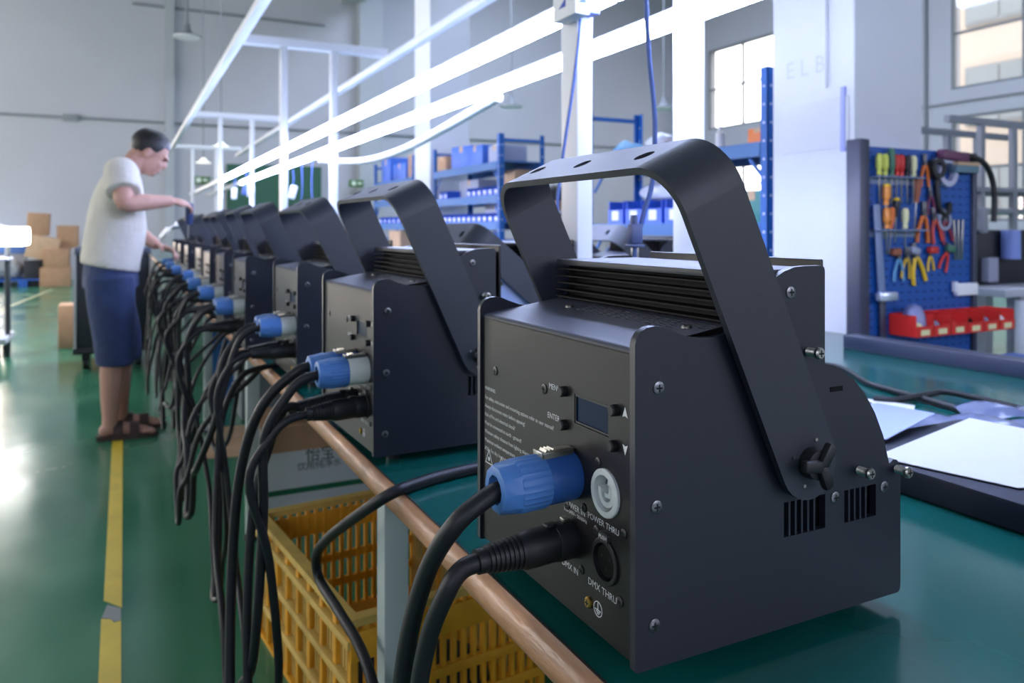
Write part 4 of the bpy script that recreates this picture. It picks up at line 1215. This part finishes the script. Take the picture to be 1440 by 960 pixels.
for k in range(4):
    bm = bmesh.new(); x_ = bx + .21 + k * .135
    cbox(bm, (x_, by - .02, 1.005 + .003 * k), (.06, .03, .035), .008, 0, 0, .2 * (k % 2)); tag(finish('wrench_head', bm, [m_brn, m_greyb, m_red, m_grn][k]), ['brown', 'grey', 'red', 'green'][k] + ' tool head on the hooks above the bottom row of pliers', 'tool')
# red bins on the board foot
m_redbin = M('red_bin', (214, 44, 36), .4)
for k in range(6):
    x_ = bx + .24 + k * .125
    t = thing('red_parts_bin', (x_, by - .15, .615), ['first', 'second', 'third', 'fourth', 'fifth', 'last'][k] + ' red parts bin from the left in the row on the tool board', 'bin', 'red parts bins on the tool board')
    bm = bmesh.new(); W, D, Hh = .118, .145, .10
    for q in ((-W / 2, W / 2, 0, D, 0, .004), (-W / 2, W / 2, 0, .004, .004, .05), (-W / 2, W / 2, D - .004, D, .004, Hh), (-W / 2, -W / 2 + .004, .004, D - .004, .004, Hh), (W / 2 - .004, W / 2, .004, D - .004, .004, Hh)): box(bm, *q)
    finish('bin_body', bm, m_redbin, t, 0)
    bm = bmesh.new(); box(bm, -.03, .03, -.002, -.0003, .008, .034); finish('bin_label', bm, m_ivory, t, 0)
    bm = bmesh.new(); bmesh.ops.create_icosphere(bm, subdivisions=2, radius=.045, matrix=Matrix.Translation((0, .075, .045)) @ Matrix.Diagonal((1, 1.2, .6, 1)));
    o = finish('small_parts', bm, [m_ivory, m_rack, m_redbin, m_fin, m_rack, m_label][k], t); o['kind'] = 'stuff'
bm = bmesh.new(); lathe(bm, (bx + .27, by - .07, .66), (0, 0, 1), [(0, .055), (.05, .05), (.09, .03), (.10, .004)], 14); tag(finish('clear_bag', bm, M('greyish_film', (130, 136, 180), .3)), 'pointed clear plastic bag standing in the first red bin', 'bag')
bm = bmesh.new(); box(bm, bx + .62, bx + 1.08, by - .42, by - .05, .44, .47, .004); box(bm, bx + .62, bx + .65, by - .42, by - .05, .0, .44); box(bm, bx + 1.05, bx + 1.08, by - .42, by - .05, .0, .44); tag(finish('blue_stool', bm, m_peg), 'low blue stand on the floor below the red bins', 'stand')

# notices on the big column
t = thing('notice_pocket', (3.299, 2.90, 1.66), 'clear notice pocket fixed low on the big white column', 'notice')
bm = bmesh.new(); box(bm, -.006, 0, -.14, .30, -.13, .13, .002); finish('pocket', bm, m_column, t)
bm = bmesh.new(); box(bm, -.012, 0, -.12, -.095, -.15, .18); finish('pocket_edge', bm, m_box, t, 0)
text('lettering', 'E L B', .13, M('washed_out_ink', (196, 198, 220), .8), Matrix.Translation((3.2975, 3.045, 1.98)) @ Matrix(((0, 0, -1, 0), (-1, 0, 0, 0), (0, 1, 0, 0), (0, 0, 0, 1))), big_column)  # ink colour paled to stand for glare washing out the letters
bm = bmesh.new(); tube(bm, [(3.285, 2.895, 1.85), (3.285, 2.895, 5)], .007, 8); tag(finish('column_conduit', bm, m_column), 'white conduit running up the big white column', 'conduit')

# ------------------------------------------------------------------ machine rack at far right
t = thing('machine_rack', (6.35, 4.05, 0), 'grey steel rack frame standing before the right windows', 'rack')
m_greysteel = M('grey_steel', (140, 144, 156), .5)
for x_, y_ in ((.05, 0), (.40, 0), (.75, 0), (.05, .6), (.40, .6), (.75, .6)):
    bm = bmesh.new(); box(bm, x_ - .022, x_ + .022, y_ - .022, y_ + .022, 0, 1.80); finish('post', bm, m_greysteel, t, 0)
for y_ in (0, .6):
    bm = bmesh.new(); box(bm, -.30, 1.2, y_ - .025, y_ + .025, 1.78, 1.83); finish('top_beam', bm, m_greysteel, t, 0)
for x_ in (.05, .75):
    bm = bmesh.new(); box(bm, x_ - .02, x_ + .02, 0, .6, 1.30, 1.33); finish('side_beam', bm, m_greysteel, t, 0)
for z in (1.28, 1.12):
    bm = bmesh.new(); box(bm, -.25, 1.2, -.03, .62, z, z + .035); finish('shelf_board', bm, m_greysteel, t, 0)
t.scale = (1.27, 1, 1.11)
t = thing('steel_workbench', (4.75, 3.0, 0), 'grey steel workbench with light top behind the tool board', 'bench')
bm = bmesh.new(); box(bm, -.25, 1.5, -.30, .9, .72, .765, .004); finish('bench_top', bm, M('pale_top', (176, 180, 194), .5), t)
for x_, y_ in ((-.05, -.25), (1.4, -.25), (-.05, .85), (1.4, .85)):
    bm = bmesh.new(); box(bm, x_ - .04, x_ + .04, y_ - .04, y_ + .04, 0, .72); finish('leg', bm, m_greysteel, t, 0)
bm = bmesh.new(); cyl(bm, (4.64, 2.68, .15), (4.64, 2.68, .70), .045, 14); tag(finish('white_tube', bm, m_frame), 'white tube standing against the steel workbench leg', 'tube')
t = thing('black_machine', (4.75, 3.05, .765), 'black machine with blue cylinder on the grey steel workbench', 'machine')
m_blackm = M('machine_black', (24, 27, 38), .5)
bm = bmesh.new(); box(bm, -.12, .95, -.05, .40, 0, .34, .01); finish('machine_body', bm, m_blackm, t)
bm = bmesh.new(); box(bm, .0, .10, -.10, -.05, .02, .17, .004); finish('control_box', bm, m_greyb, t)
bm = bmesh.new(); cyl(bm, (.22, -.10, .16), (.22, -.10, .34), .055, 16); finish('cylinder', bm, M('cylinder_blue', (130, 150, 220), .4), t)
bm = bmesh.new(); cbox(bm, (-.02, -.08, .40), (.06, .03, .16), .01); finish('grip', bm, m_greysteel, t)
carton('storage_box', 5.4, 2.75, .0, .6, .4, .4, m_brn, 'brown wooden box on the floor under the steel workbench')

# ------------------------------------------------------------------ left side: lamp trolley, boxes, flight case
m_lampbox = M('lamp_panel', (255, 255, 255), .5, emit=(1, .97, .92), estr=14)
t = thing('inspection_lamp', (-.93, 8.0, 0), 'bright white box lamp on a post at the left of the aisle', 'lamp')
bm = bmesh.new(); box(bm, -.75, .185, -.25, .25, .965, 1.125, .02); finish('lamp_panel', bm, m_lampbox, t)
bm = bmesh.new(); plate(bm, [(-.55, 1.125), (-.05, 1.125), (-.22, 1.185), (-.36, 1.185)], [], lambda p, q: (p + .1, -.05, q), lambda p, q: (p + .1, .05, q)); finish('lamp_hood', bm, m_greyb, t, 0)
bm = bmesh.new(); cyl(bm, (.04, 0, .0), (.04, 0, .96), .022, 12); finish('post', bm, M('post_dark', (50, 56, 60), .5), t)
bm = bmesh.new(); box(bm, -.9, .06, -.3, .3, .14, .19, .008); finish('foot_board', bm, m_paper, t)
bm = bmesh.new(); box(bm, -.6, .06, -.2, .2, .84, .86, .004); finish('tray', bm, m_greyb, t)
for k, (x, y) in enumerate(((-.7, -.22), (-.02, -.22), (-.7, .22), (-.02, .22))):
    bm = bmesh.new(); cyl(bm, (x, y, .035), (x + .03, y, .035), .035, 12); box(bm, x, x + .03, y - .012, y + .012, .05, .14); finish('caster', bm, m_rubber, t)
m_case = M('flight_case_black', (30, 33, 42), .5)
m_edge = M('aluminium_edge', (190, 190, 190), .35, metal=.9)
t = thing('flight_case', (-.34, 6.95, 0), 'black flight case on castors behind the man', 'case')
bm = bmesh.new(); box(bm, .012, .54, .012, .62, .16, .90, .006); finish('case_body', bm, m_case, t)
bm = bmesh.new(); box(bm, .0, .55, .0, .63, .905, .965, .012); finish('case_lid', bm, M('case_lid', (84, 92, 110), .45), t)
for x in (0, .535):
    for y in (0, .615):
        bm = bmesh.new(); box(bm, x, x + .018, y, y + .018, .16, .90); finish('edge_strip', bm, m_edge, t, 0)
bm = bmesh.new(); box(bm, -.006, .556, -.006, .636, .125, .175, .006); finish('case_base', bm, m_rubber, t)
for x, y in ((.08, .08), (.46, .08), (.08, .54), (.46, .54)):
    bm = bmesh.new(); cyl(bm, (x - .02, y, .045), (x + .02, y, .045), .045, 14); box(bm, x - .028, x + .028, y - .02, y + .02, .07, .125); finish('caster', bm, m_rubber, t)
carton('cardboard_box', -.30, 8.45, 0, .46, .34, .40, m_card, 'brown cardboard box on the floor left of the flight case')
t = thing('dark_machine', (-0.25, 10.9, 0), 'dark machine far behind the man', 'machine')
bm = bmesh.new(); box(bm, 0, .5, 0, .5, 0, .95, .02); finish('machine_body', bm, m_blackm, t)
bm = bmesh.new(); box(bm, .1, .4, .1, .4, .95, 1.28, .02); finish('machine_head', bm, m_case, t)
m_pallet = M('pallet_blue', (40, 92, 180), .55)
for k, (x, lab) in enumerate(((-2.25, 'blue plastic pallet under the grey sacks at the far wall'), (-3.7, 'blue plastic pallet farther left at the far wall'))):
    t = thing('plastic_pallet', (x, 17.2, 0), lab, 'pallet')
    for j in range(3):
        bm = bmesh.new(); box(bm, .0 + j * .5, .15 + j * .5, 0, 1.0, 0, .12); finish('runner', bm, m_pallet, t, 0)
    for j in range(6):
        bm = bmesh.new(); box(bm, 0, 1.15, j * .175, j * .175 + .13, .12, .15); finish('slat', bm, m_pallet, t, 0)
m_sack = M('grey_sack', (150, 156, 162), .8, var=.1)
for k, (x, z, lab) in enumerate(((-1.95, .15, 'grey sack on the blue pallet, right one'), (-2.05 - .45, .15, 'grey sack on the blue pallet, left one'), (-3.2, .15, 'grey sack on the farther left pallet'))):
    o = blob_bag(x, 17.6, z, .26, .35, .24, m_sack, lab, 11 + k); o.name = 'sack'; o['category'] = 'sack'
bm = bmesh.new(); cbox(bm, (-2.0, 18.6, .78), (.5, .5, .36), .03); tag(finish('blue_bundle', bm, M('blue_tarp', (90, 130, 200), .6)), 'blue wrapped bundle above the grey sacks', 'bundle')
bm = bmesh.new(); box(bm, -2.3, -1.75, 18.35, 18.9, 0, .6, .02); tag(finish('grey_crate', bm, m_sack), 'grey crate under the blue wrapped bundle', 'crate')
carton('cardboard_box', -1.14, 17.3, 0, .50, .5, .36, m_card, 'lowest brown box of the heap at the far wall')
carton('cardboard_box', -1.12, 17.3, .36, .42, .5, .36, m_card, 'brown box on the lowest box of the far heap')
carton('cardboard_box', -1.52, 17.45, 0, .3, .4, .50, m_case, 'dark box under the tilted boxes of the far heap')
bm = bmesh.new()
o = carton('cardboard_box', -1.40, 17.4, .52, .52, .45, .44, m_card2, 'tilted brown box in the middle of the far heap'); o.rotation_euler = (0, .22, 0)
o = carton('cardboard_box', -1.45, 17.45, .98, .36, .40, .42, m_card, 'open brown box on top of the far heap'); o.rotation_euler = (0, .06, 0)
carton('cardboard_box', -.95, 17.5, .72, .36, .4, .44, m_card, 'brown box at the right of the far heap')

# pendant lamps in the far bays
def pendant(x, y, z, label):
    t = thing('pendant_lamp', (x, y, z), label, 'lamp', 'pendant lamps hanging in the hall')
    bm = bmesh.new(); cyl(bm, (0, 0, .20), (0, 0, ZC - z), .025, 8); finish('rod', bm, m_cond, t)
    bm = bmesh.new(); lathe(bm, (0, 0, .30), (0, 0, -1), [(0, .05), (.12, .07), (.16, .10), (.20, .12), (.26, .30), (.27, .30)], 18); finish('shade', bm, M('pendant_grey', (122, 126, 134), .5), t)
    bm = bmesh.new(); lathe(bm, (0, 0, .03), (0, 0, -1), [(0, .28), (.02, .28)], 18); finish('diffuser', bm, m_frame, t)
pendant(1.24, 18.0, 5.18, 'grey pendant lamp hanging above the man')
pendant(11.2, 14.5, 3.85, 'grey pendant lamp hanging right of the near post')
pendant(8.5, 17.0, 4.05, 'grey pendant lamp hanging left of the near post')
m_lamp2 = M('far_lamp', (255, 255, 250), .5, emit=(1, .96, .86), estr=.8)
for x, y, z, lab in ((1.55, 14.5, 2.52, 'higher small bell lamp over the far benches'), (1.35, 15.5, 2.30, 'lower small bell lamp over the far benches')):
    t = thing('bell_lamp', (x, y, z), lab, 'lamp', 'bell lamps over the far benches')
    bm = bmesh.new(); lathe(bm, (0, 0, .12), (0, 0, -1), [(0, .03), (.06, .07), (.10, .15)], 16); finish('shade', bm, m_lamp2, t)
    bm = bmesh.new(); cyl(bm, (.0, 0, .11), (.0, 0, ZC - z), .012, 6); finish('rod', bm, m_cond, t)

# ------------------------------------------------------------------ people
m_skin = M('skin', (186, 142, 126), .55, spec=.35)
m_skin2 = M('skin_leg', (176, 128, 104), .55)
m_shirt = M('shirt_cream', (206, 200, 190), .85, var=.03, vscale=8, bump=.7, bscale=7)
m_shorts = M('shorts_navy', (42, 58, 96), .8, var=.12, vscale=10, bump=.7, bscale=9)
m_hair = M('hair_black', (24, 21, 24), .5, bump=.6, bscale=90)
m_sandal = M('sandal_brown', (62, 44, 40), .6)
def rings_loft(bm, rings, seg=20):
    """rings: (cx, cy, cz, rx, ry[, tilt]) ellipses, tilt turns the ring about the Y axis"""
    R = []
    for r in rings:
        cx, cy, cz, rx, ry = r[:5]
        tl_ = r[5] if len(r) > 5 else 0
        ring = []
        for k in range(seg):
            a = 2 * PI * k / seg
            px, py = rx * math.cos(a), ry * math.sin(a)
            ring.append(bm.verts.new((cx + px * math.cos(tl_), cy + py, cz - px * math.sin(tl_))))
        R.append(ring)
    for a, b in zip(R, R[1:]):
        for k in range(seg):
            bm.faces.new((a[k], a[(k + 1) % seg], b[(k + 1) % seg], b[k]))
    bm.faces.new(R[0][::-1]); bm.faces.new(R[-1])
def limb(bm, pts, radii, n=6, seg=14):
    P = spline(pts, n)
    m_ = len(pts) - 1
    rr = []
    for i in range(len(P)):
        t_ = i / n
        k = min(int(t_), m_ - 1)
        rr.append(radii[k] * (1 - (t_ - k)) + radii[k + 1] * (t_ - k))
    tube(bm, P, 0, seg, rr)
def ell(bm, c, r, rot=None, sub=3):
    m_ = Matrix.Translation(c) @ (rot or Matrix()) @ Matrix.Diagonal((*r, 1))
    bmesh.ops.create_icosphere(bm, subdivisions=sub, radius=1, matrix=m_)
def remesh(o, vox, it=3):
    m_ = o.modifiers.new('remesh', 'REMESH'); m_.mode = 'VOXEL'; m_.voxel_size = vox; m_.use_smooth_shade = True
    s = o.modifiers.new('smooth', 'SMOOTH'); s.factor = .5; s.iterations = it
def hand(bm, wrist, d, palm_n, curl, L=.095, side=1):
    """palm with five separate curled fingers; d = pointing direction, palm_n = palm normal"""
    d = Vector(d).normalized(); n = Vector(palm_n).normalized(); s = d.cross(n).normalized() * side
    w_ = Vector(wrist)
    ell(bm, w_ + d * .045, (.050, .040, .018), Matrix((( d.x, s.x, n.x, 0), (d.y, s.y, n.y, 0), (d.z, s.z, n.z, 0), (0, 0, 0, 1))), 2)
    for k, (off, ln) in enumerate(((-.030, .072), (-.010, .082), (.010, .078), (.029, .062))):
        p = w_ + d * .078 + s * off
        pts = [p]
        ang = 0
        for j in range(3):
            ang += curl * (.6 + .3 * j)
            pts.append(pts[-1] + (d * math.cos(ang) + n * math.sin(ang)) * ln * (.42, .32, .26)[j])
        limb(bm, pts, [.0095, .0088, .0082, .0070], 3, 8)
    p = w_ + d * .025 - s * .032
    q = p + (d * .5 - s * .6 + n * .5).normalized() * .035
    r = q + (d * .7 - s * .1 + n * .7).normalized() * .032
    limb(bm, [w_ + d * .02 - s * .02, p, q, r], [.014, .0125, .011, .0085], 3, 8)

MAN = thing('person', (0, 4.72, 0), 'man in cream T-shirt and navy cropped trousers bending over the row of lights', 'person')
bm = bmesh.new()
HT = .55   # head pitch
def hd(x, y, z):
    """head-local to body coordinates (x forward, z up), head centre at (.135,0,1.530)"""
    return Vector((.135 + x * math.cos(HT) + z * math.sin(HT), y, 1.530 - x * math.sin(HT) + z * math.cos(HT)))
hrot = Matrix.Rotation(HT, 4, 'Y')
ell(bm, hd(-.012, 0, .028), (.098, .076, .090), hrot)
ell(bm, hd(.030, 0, -.035), (.066, .058, .082), hrot)
ell(bm, hd(.058, 0, -.085), (.030, .034, .026), hrot, 2)      # chin
ell(bm, hd(.098, 0, -.022), (.016, .013, .024), hrot, 2)      # nose
ell(bm, hd(.084, 0, .018), (.018, .050, .012), hrot, 2)       # brow
for s in (-1, 1):
    ell(bm, hd(-.008, s * .077, -.012), (.019, .010, .032), hrot, 2)   # ears
    ell(bm, hd(.070, s * .032, -.030), (.020, .020, .020), hrot, 2)    # cheeks
for z in (-.058, -.069):
    ell(bm, hd(.088, 0, z), (.011, .022, .006), hrot, 2)      # lips
limb(bm, [(.015, 0, 1.40), (.045, 0, 1.455), (.085, 0, 1.51)], [.072, .060, .060])
rings_loft(bm, [(-.05, 0, .84, .095, .145), (-.045, 0, .95, .098, .14), (-.03, 0, 1.06, .11, .14), (-.025, 0, 1.20, .11, .15), (-.01, 0, 1.33, .10, .18), (.005, 0, 1.42, .065, .13), (.015, 0, 1.45, .04, .07)])
SH_R, EL_R, WR_R = Vector((-.005, -.185, 1.400)), Vector((.012, -.300, 1.245)), Vector((.235, -.19, 1.262))
SH_L, EL_L, WR_L = Vector((.01, .185, 1.385)), Vector((.055, .25, 1.11)), Vector((.175, .10, 1.02))
limb(bm, [SH_R - Vector((0, -.06, -.01)), SH_R, (SH_R + EL_R) / 2, EL_R, (EL_R * .6 + WR_R * .4), WR_R], [.060, .058, .050, .043, .045, .029])
limb(bm, [SH_L - Vector((0, .06, -.01)), SH_L, (SH_L + EL_L) / 2, EL_L, (EL_L * .6 + WR_L * .4), WR_L], [.060, .058, .050, .043, .043, .029])
hand(bm, WR_R, (.85, .40, -.12), (-.1, .45, -.85), .75, side=-1)
hand(bm, WR_L, (.75, -.35, -.25), (-.2, -.3, -.9), .65, side=1)
for s, dx in ((-1, 0), (1, .05)):
    limb(bm, [(-.05, s * .085, .88), (-.045, s * .09, .70), (-.035 + dx * .6, s * .09, .50), (-.050 + dx * .8, s * .09, .34), (-.058 + dx, s * .09, .12), (-.055 + dx, s * .09, .06)], [.080, .078, .062, .060, .039, .040])
    ell(bm, (-.078 + dx, s * .09, .050), (.036, .034, .036), None, 2)
    limb(bm, [(-.065 + dx, s * .09, .055), (-.0 + dx, s * .09, .052), (.07 + dx, s * .092, .036), (.12 + dx, s * .094, .030)], [.034, .036, .032, .026])
    for k in range(5):
        yy = s * .09 + (-.034 + k * .017) * -s * 1.0
        ln = (.040, .042, .038, .032, .026)[k]
        limb(bm, [(.095 + dx, yy, .030), (.118 + dx + ln * .5, yy, .030), (.128 + dx + ln * .8, yy, .027)], [.012, .0115 if k else .014, .009], 3, 8)
body = finish('body', bm, m_skin, MAN, 180)
remesh(body, .0055, 4)
bm = bmesh.new()
rings_loft(bm, [(-.058, 0, .905, .146, .192, .20), (-.055, 0, .955, .147, .188, .12), (-.040, 0, 1.03, .152, .182), (-.028, 0, 1.12, .150, .180), (-.025, 0, 1.22, .137, .188), (-.015, 0, 1.32, .120, .196), (-.005, 0, 1.38, .100, .185), (.010, 0, 1.425, .080, .135, .25), (.030, 0, 1.448, .066, .085, .35), (.036, 0, 1.462, .062, .074, .4)], 28)
limb(bm, [SH_R - Vector((0, -.09, -.0)), SH_R + Vector((0, .01, .005)), SH_R * .65 + EL_R * .35, SH_R * .36 + EL_R * .64], [.078, .086, .086, .086], 5, 18)
limb(bm, [SH_L - Vector((0, .09, -.0)), SH_L + Vector((0, -.01, .005)), SH_L * .62 + EL_L * .38, SH_L * .3 + EL_L * .7], [.078, .084, .080, .078], 5, 18)
sh = finish('shirt', bm, m_shirt, MAN, 180); remesh(sh, .009, 4)
bm = bmesh.new()
rings_loft(bm, [(-.055, 0, .80, .138, .180), (-.055, 0, .88, .134, .178), (-.052, 0, .985, .126, .168)], 24)
for s, dx in ((-1, 0), (1, .05)):
    limb(bm, [(-.058, s * .085, .86), (-.052, s * .09, .72), (-.040 + dx * .6, s * .092, .55), (-.036 + dx * .8, s * .092, .44), (-.038 + dx * .85, s * .092, .392)], [.122, .116, .102, .094, .090], 5, 20)
so = finish('cropped_trousers', bm, m_shorts, MAN, 180); remesh(so, .009, 4)
bm = bmesh.new()
ell(bm, hd(-.018, 0, .040), (.104, .082, .093), hrot)
for v in list(bm.verts):
    l = (hrot.inverted() @ (v.co - hd(0, 0, 0)).to_4d()).to_3d()
    if (l.x > .052 and l.z < .056) or l.z < -.072 or (l.x > .000 and l.z < .010):
        bm.verts.remove(v)
fs = bm.faces[:]
solid(bm, geom=fs, thickness=.012)
finish('hair', bm, m_hair, MAN, 60)
m_eye = M('eye_dark', (20, 18, 18), .2)
for s in (-1, 1):
    bm = bmesh.new(); ell(bm, hd(.084, s * .030, .000), (.005, .010, .0035), hrot, 2); finish('eye', bm, m_eye, MAN)
    bm = bmesh.new(); ell(bm, hd(.091, s * .030, .017), (.006, .018, .0035), hrot, 2); finish('eyebrow', bm, m_hair, MAN)
for s, dx in ((-1, 0), (1, .05)):
    t = bpy.data.objects.new('sandal', None); C.objects.link(t); t.parent = MAN
    bm = bmesh.new()
    out = [(-.122 + dx, -.030), (-.122 + dx, .030), (-.06 + dx, .040), (.05 + dx, .048), (.12 + dx, .050), (.165 + dx, .032), (.175 + dx, 0), (.165 + dx, -.032), (.12 + dx, -.048), (.05 + dx, -.046), (-.06 + dx, -.040)]
    plate(bm, out, [], lambda p, q: (p, s * .09 + q, .001), lambda p, q: (p, s * .09 + q, .026)); finish('sole', bm, m_sandal, t, 40)
    for x0, z in ((-.02 + dx, .080), (.058 + dx, .064)):
        bm = bmesh.new()
        ro = []
        for k in range(13):
            a = PI * k / 12
            ro.append([bm.verts.new((x0 + e, s * .09 + .048 * math.cos(a), .014 + (z + .012) * math.sin(a) * .92)) for e in (-.024, .024)])
        for a, b in zip(ro, ro[1:]): bm.faces.new((a[0], a[1], b[1], b[0]))
        solid(bm, geom=bm.faces[:], thickness=.004)
        finish('strap', bm, m_sandal, t, 60)
# the screwdriver in his right hand
t = thing('power_screwdriver', (.325, 4.60, 1.19), 'dark blue screwdriver held upright in the hand of the man', 'screwdriver')
bm = bmesh.new(); lathe(bm, (0, 0, -.055), (.05, 0, 1), [(0, .014), (.02, .021), (.09, .023), (.115, .020), (.12, .012)], 14); finish('handle', bm, M('tool_navy', (44, 58, 100), .45), t)
bm = bmesh.new(); cyl(bm, (-.004, 0, -.13), (-.001, 0, -.05), .004, 8); finish('shaft', bm, m_steel, t)
# white cloth draped on the far lights
bm = bmesh.new()
random.seed(5)
g = []
for i in range(13):
    row = []
    for j in range(13):
        s_, t_ = i / 12 - .5, j / 12 - .5
        z = .10 * (1 - (abs(s_) * 2) ** 2) + .02 * math.sin(11 * s_ + 3) * math.cos(8 * t_) + .015 * random.uniform(-1, 1) - .12 * max(0, .2 - s_ - .5)
        row.append(bm.verts.new((s_ * .36, t_ * .5, max(z, -.08))))
    g.append(row)
fs = [bm.faces.new((g[i][j], g[i + 1][j], g[i + 1][j + 1], g[i][j + 1])) for i in range(12) for j in range(12)]
solid(bm, geom=fs, thickness=.004)
o = finish('white_cloth', bm, M('white_cloth', (232, 232, 238), .8), None, 60); o.location = (.46, 7.15, 1.05); tag(o, 'crumpled white cloth lying beyond the last light, near the hands', 'cloth')
bm = bmesh.new(); box(bm, .40, .78, 6.95, 7.3, TZ, 1.02, .02); tag(finish('black_housing', bm, m_black), 'dark housing under the white cloth at the end of the row', 'housing')

# second person, half hidden behind the near frame post
P2 = thing('person', (3.42, 6.05, 0), 'person in dark shirt bending among the shelves, half hidden by the near post', 'person', rz=.5)
bm = bmesh.new()
ell(bm, (.10, 0, 1.385), (.098, .078, .105)); ell(bm, (.15, 0, 1.33), (.05, .05, .06), None, 2); ell(bm, (.205, 0, 1.36), (.015, .012, .02), None, 2)
for s in (-1, 1): ell(bm, (.095, s * .078, 1.37), (.018, .01, .03), None, 2)
limb(bm, [(.0, 0, 1.20), (.04, 0, 1.27), (.08, 0, 1.33)], [.075, .058, .058])
rings_loft(bm, [(-.03, 0, .80, .11, .16), (-.03, 0, .95, .115, .15), (-.02, 0, 1.08, .11, .17), (0, 0, 1.18, .09, .17), (.01, 0, 1.23, .05, .09)])
for s in (-1, 1):
    limb(bm, [(0, s * .12, 1.19), (0, s * .19, 1.17), (.03, s * .22, .95), (.20, s * .16, .86)], [.055, .055, .043, .028])
    hand(bm, (.20, s * .16, .86), (.9, -.2 * s, -.2), (0, 0, -1), .5, side=s)
    limb(bm, [(-.03, s * .085, .82), (-.02, s * .09, .45), (-.03, s * .09, .09)], [.098, .06, .04])
    limb(bm, [(-.06, s * .09, .05), (.05, s * .09, .045), (.15, s * .09, .03)], [.036, .036, .028])
o = finish('body', bm, m_skin, P2, 180); remesh(o, .008, 4)
bm = bmesh.new()
rings_loft(bm, [(-.035, 0, .78, .13, .175), (-.035, 0, .95, .13, .168), (-.02, 0, 1.08, .125, .185), (0, 0, 1.18, .10, .18), (.02, 0, 1.235, .062, .08)], 24)
for s in (-1, 1):
    limb(bm, [(0, s * .10, 1.18), (0, s * .185, 1.165), (.03, s * .22, .97), (.12, s * .19, .90)], [.075, .075, .065, .05], 5)
o = finish('shirt', bm, M('shirt_dark', (34, 38, 54), .8), P2, 180); remesh(o, .012, 3)
bm = bmesh.new()
rings_loft(bm, [(-.035, 0, .72, .125, .17), (-.035, 0, .84, .12, .165)], 24)
for s in (-1, 1):
    limb(bm, [(-.035, s * .085, .78), (-.02, s * .09, .45), (-.03, s * .09, .10)], [.112, .08, .065])
o = finish('trousers', bm, m_shorts, P2, 180); remesh(o, .012, 3)
bm = bmesh.new(); ell(bm, (.085, 0, 1.41), (.103, .086, .10))
for v in list(bm.verts):
    if v.co.x > .13 and v.co.z < 1.43 or v.co.z < 1.345: bm.verts.remove(v)
solid(bm, geom=bm.faces[:], thickness=.01)
finish('hair', bm, m_hair, P2, 60)
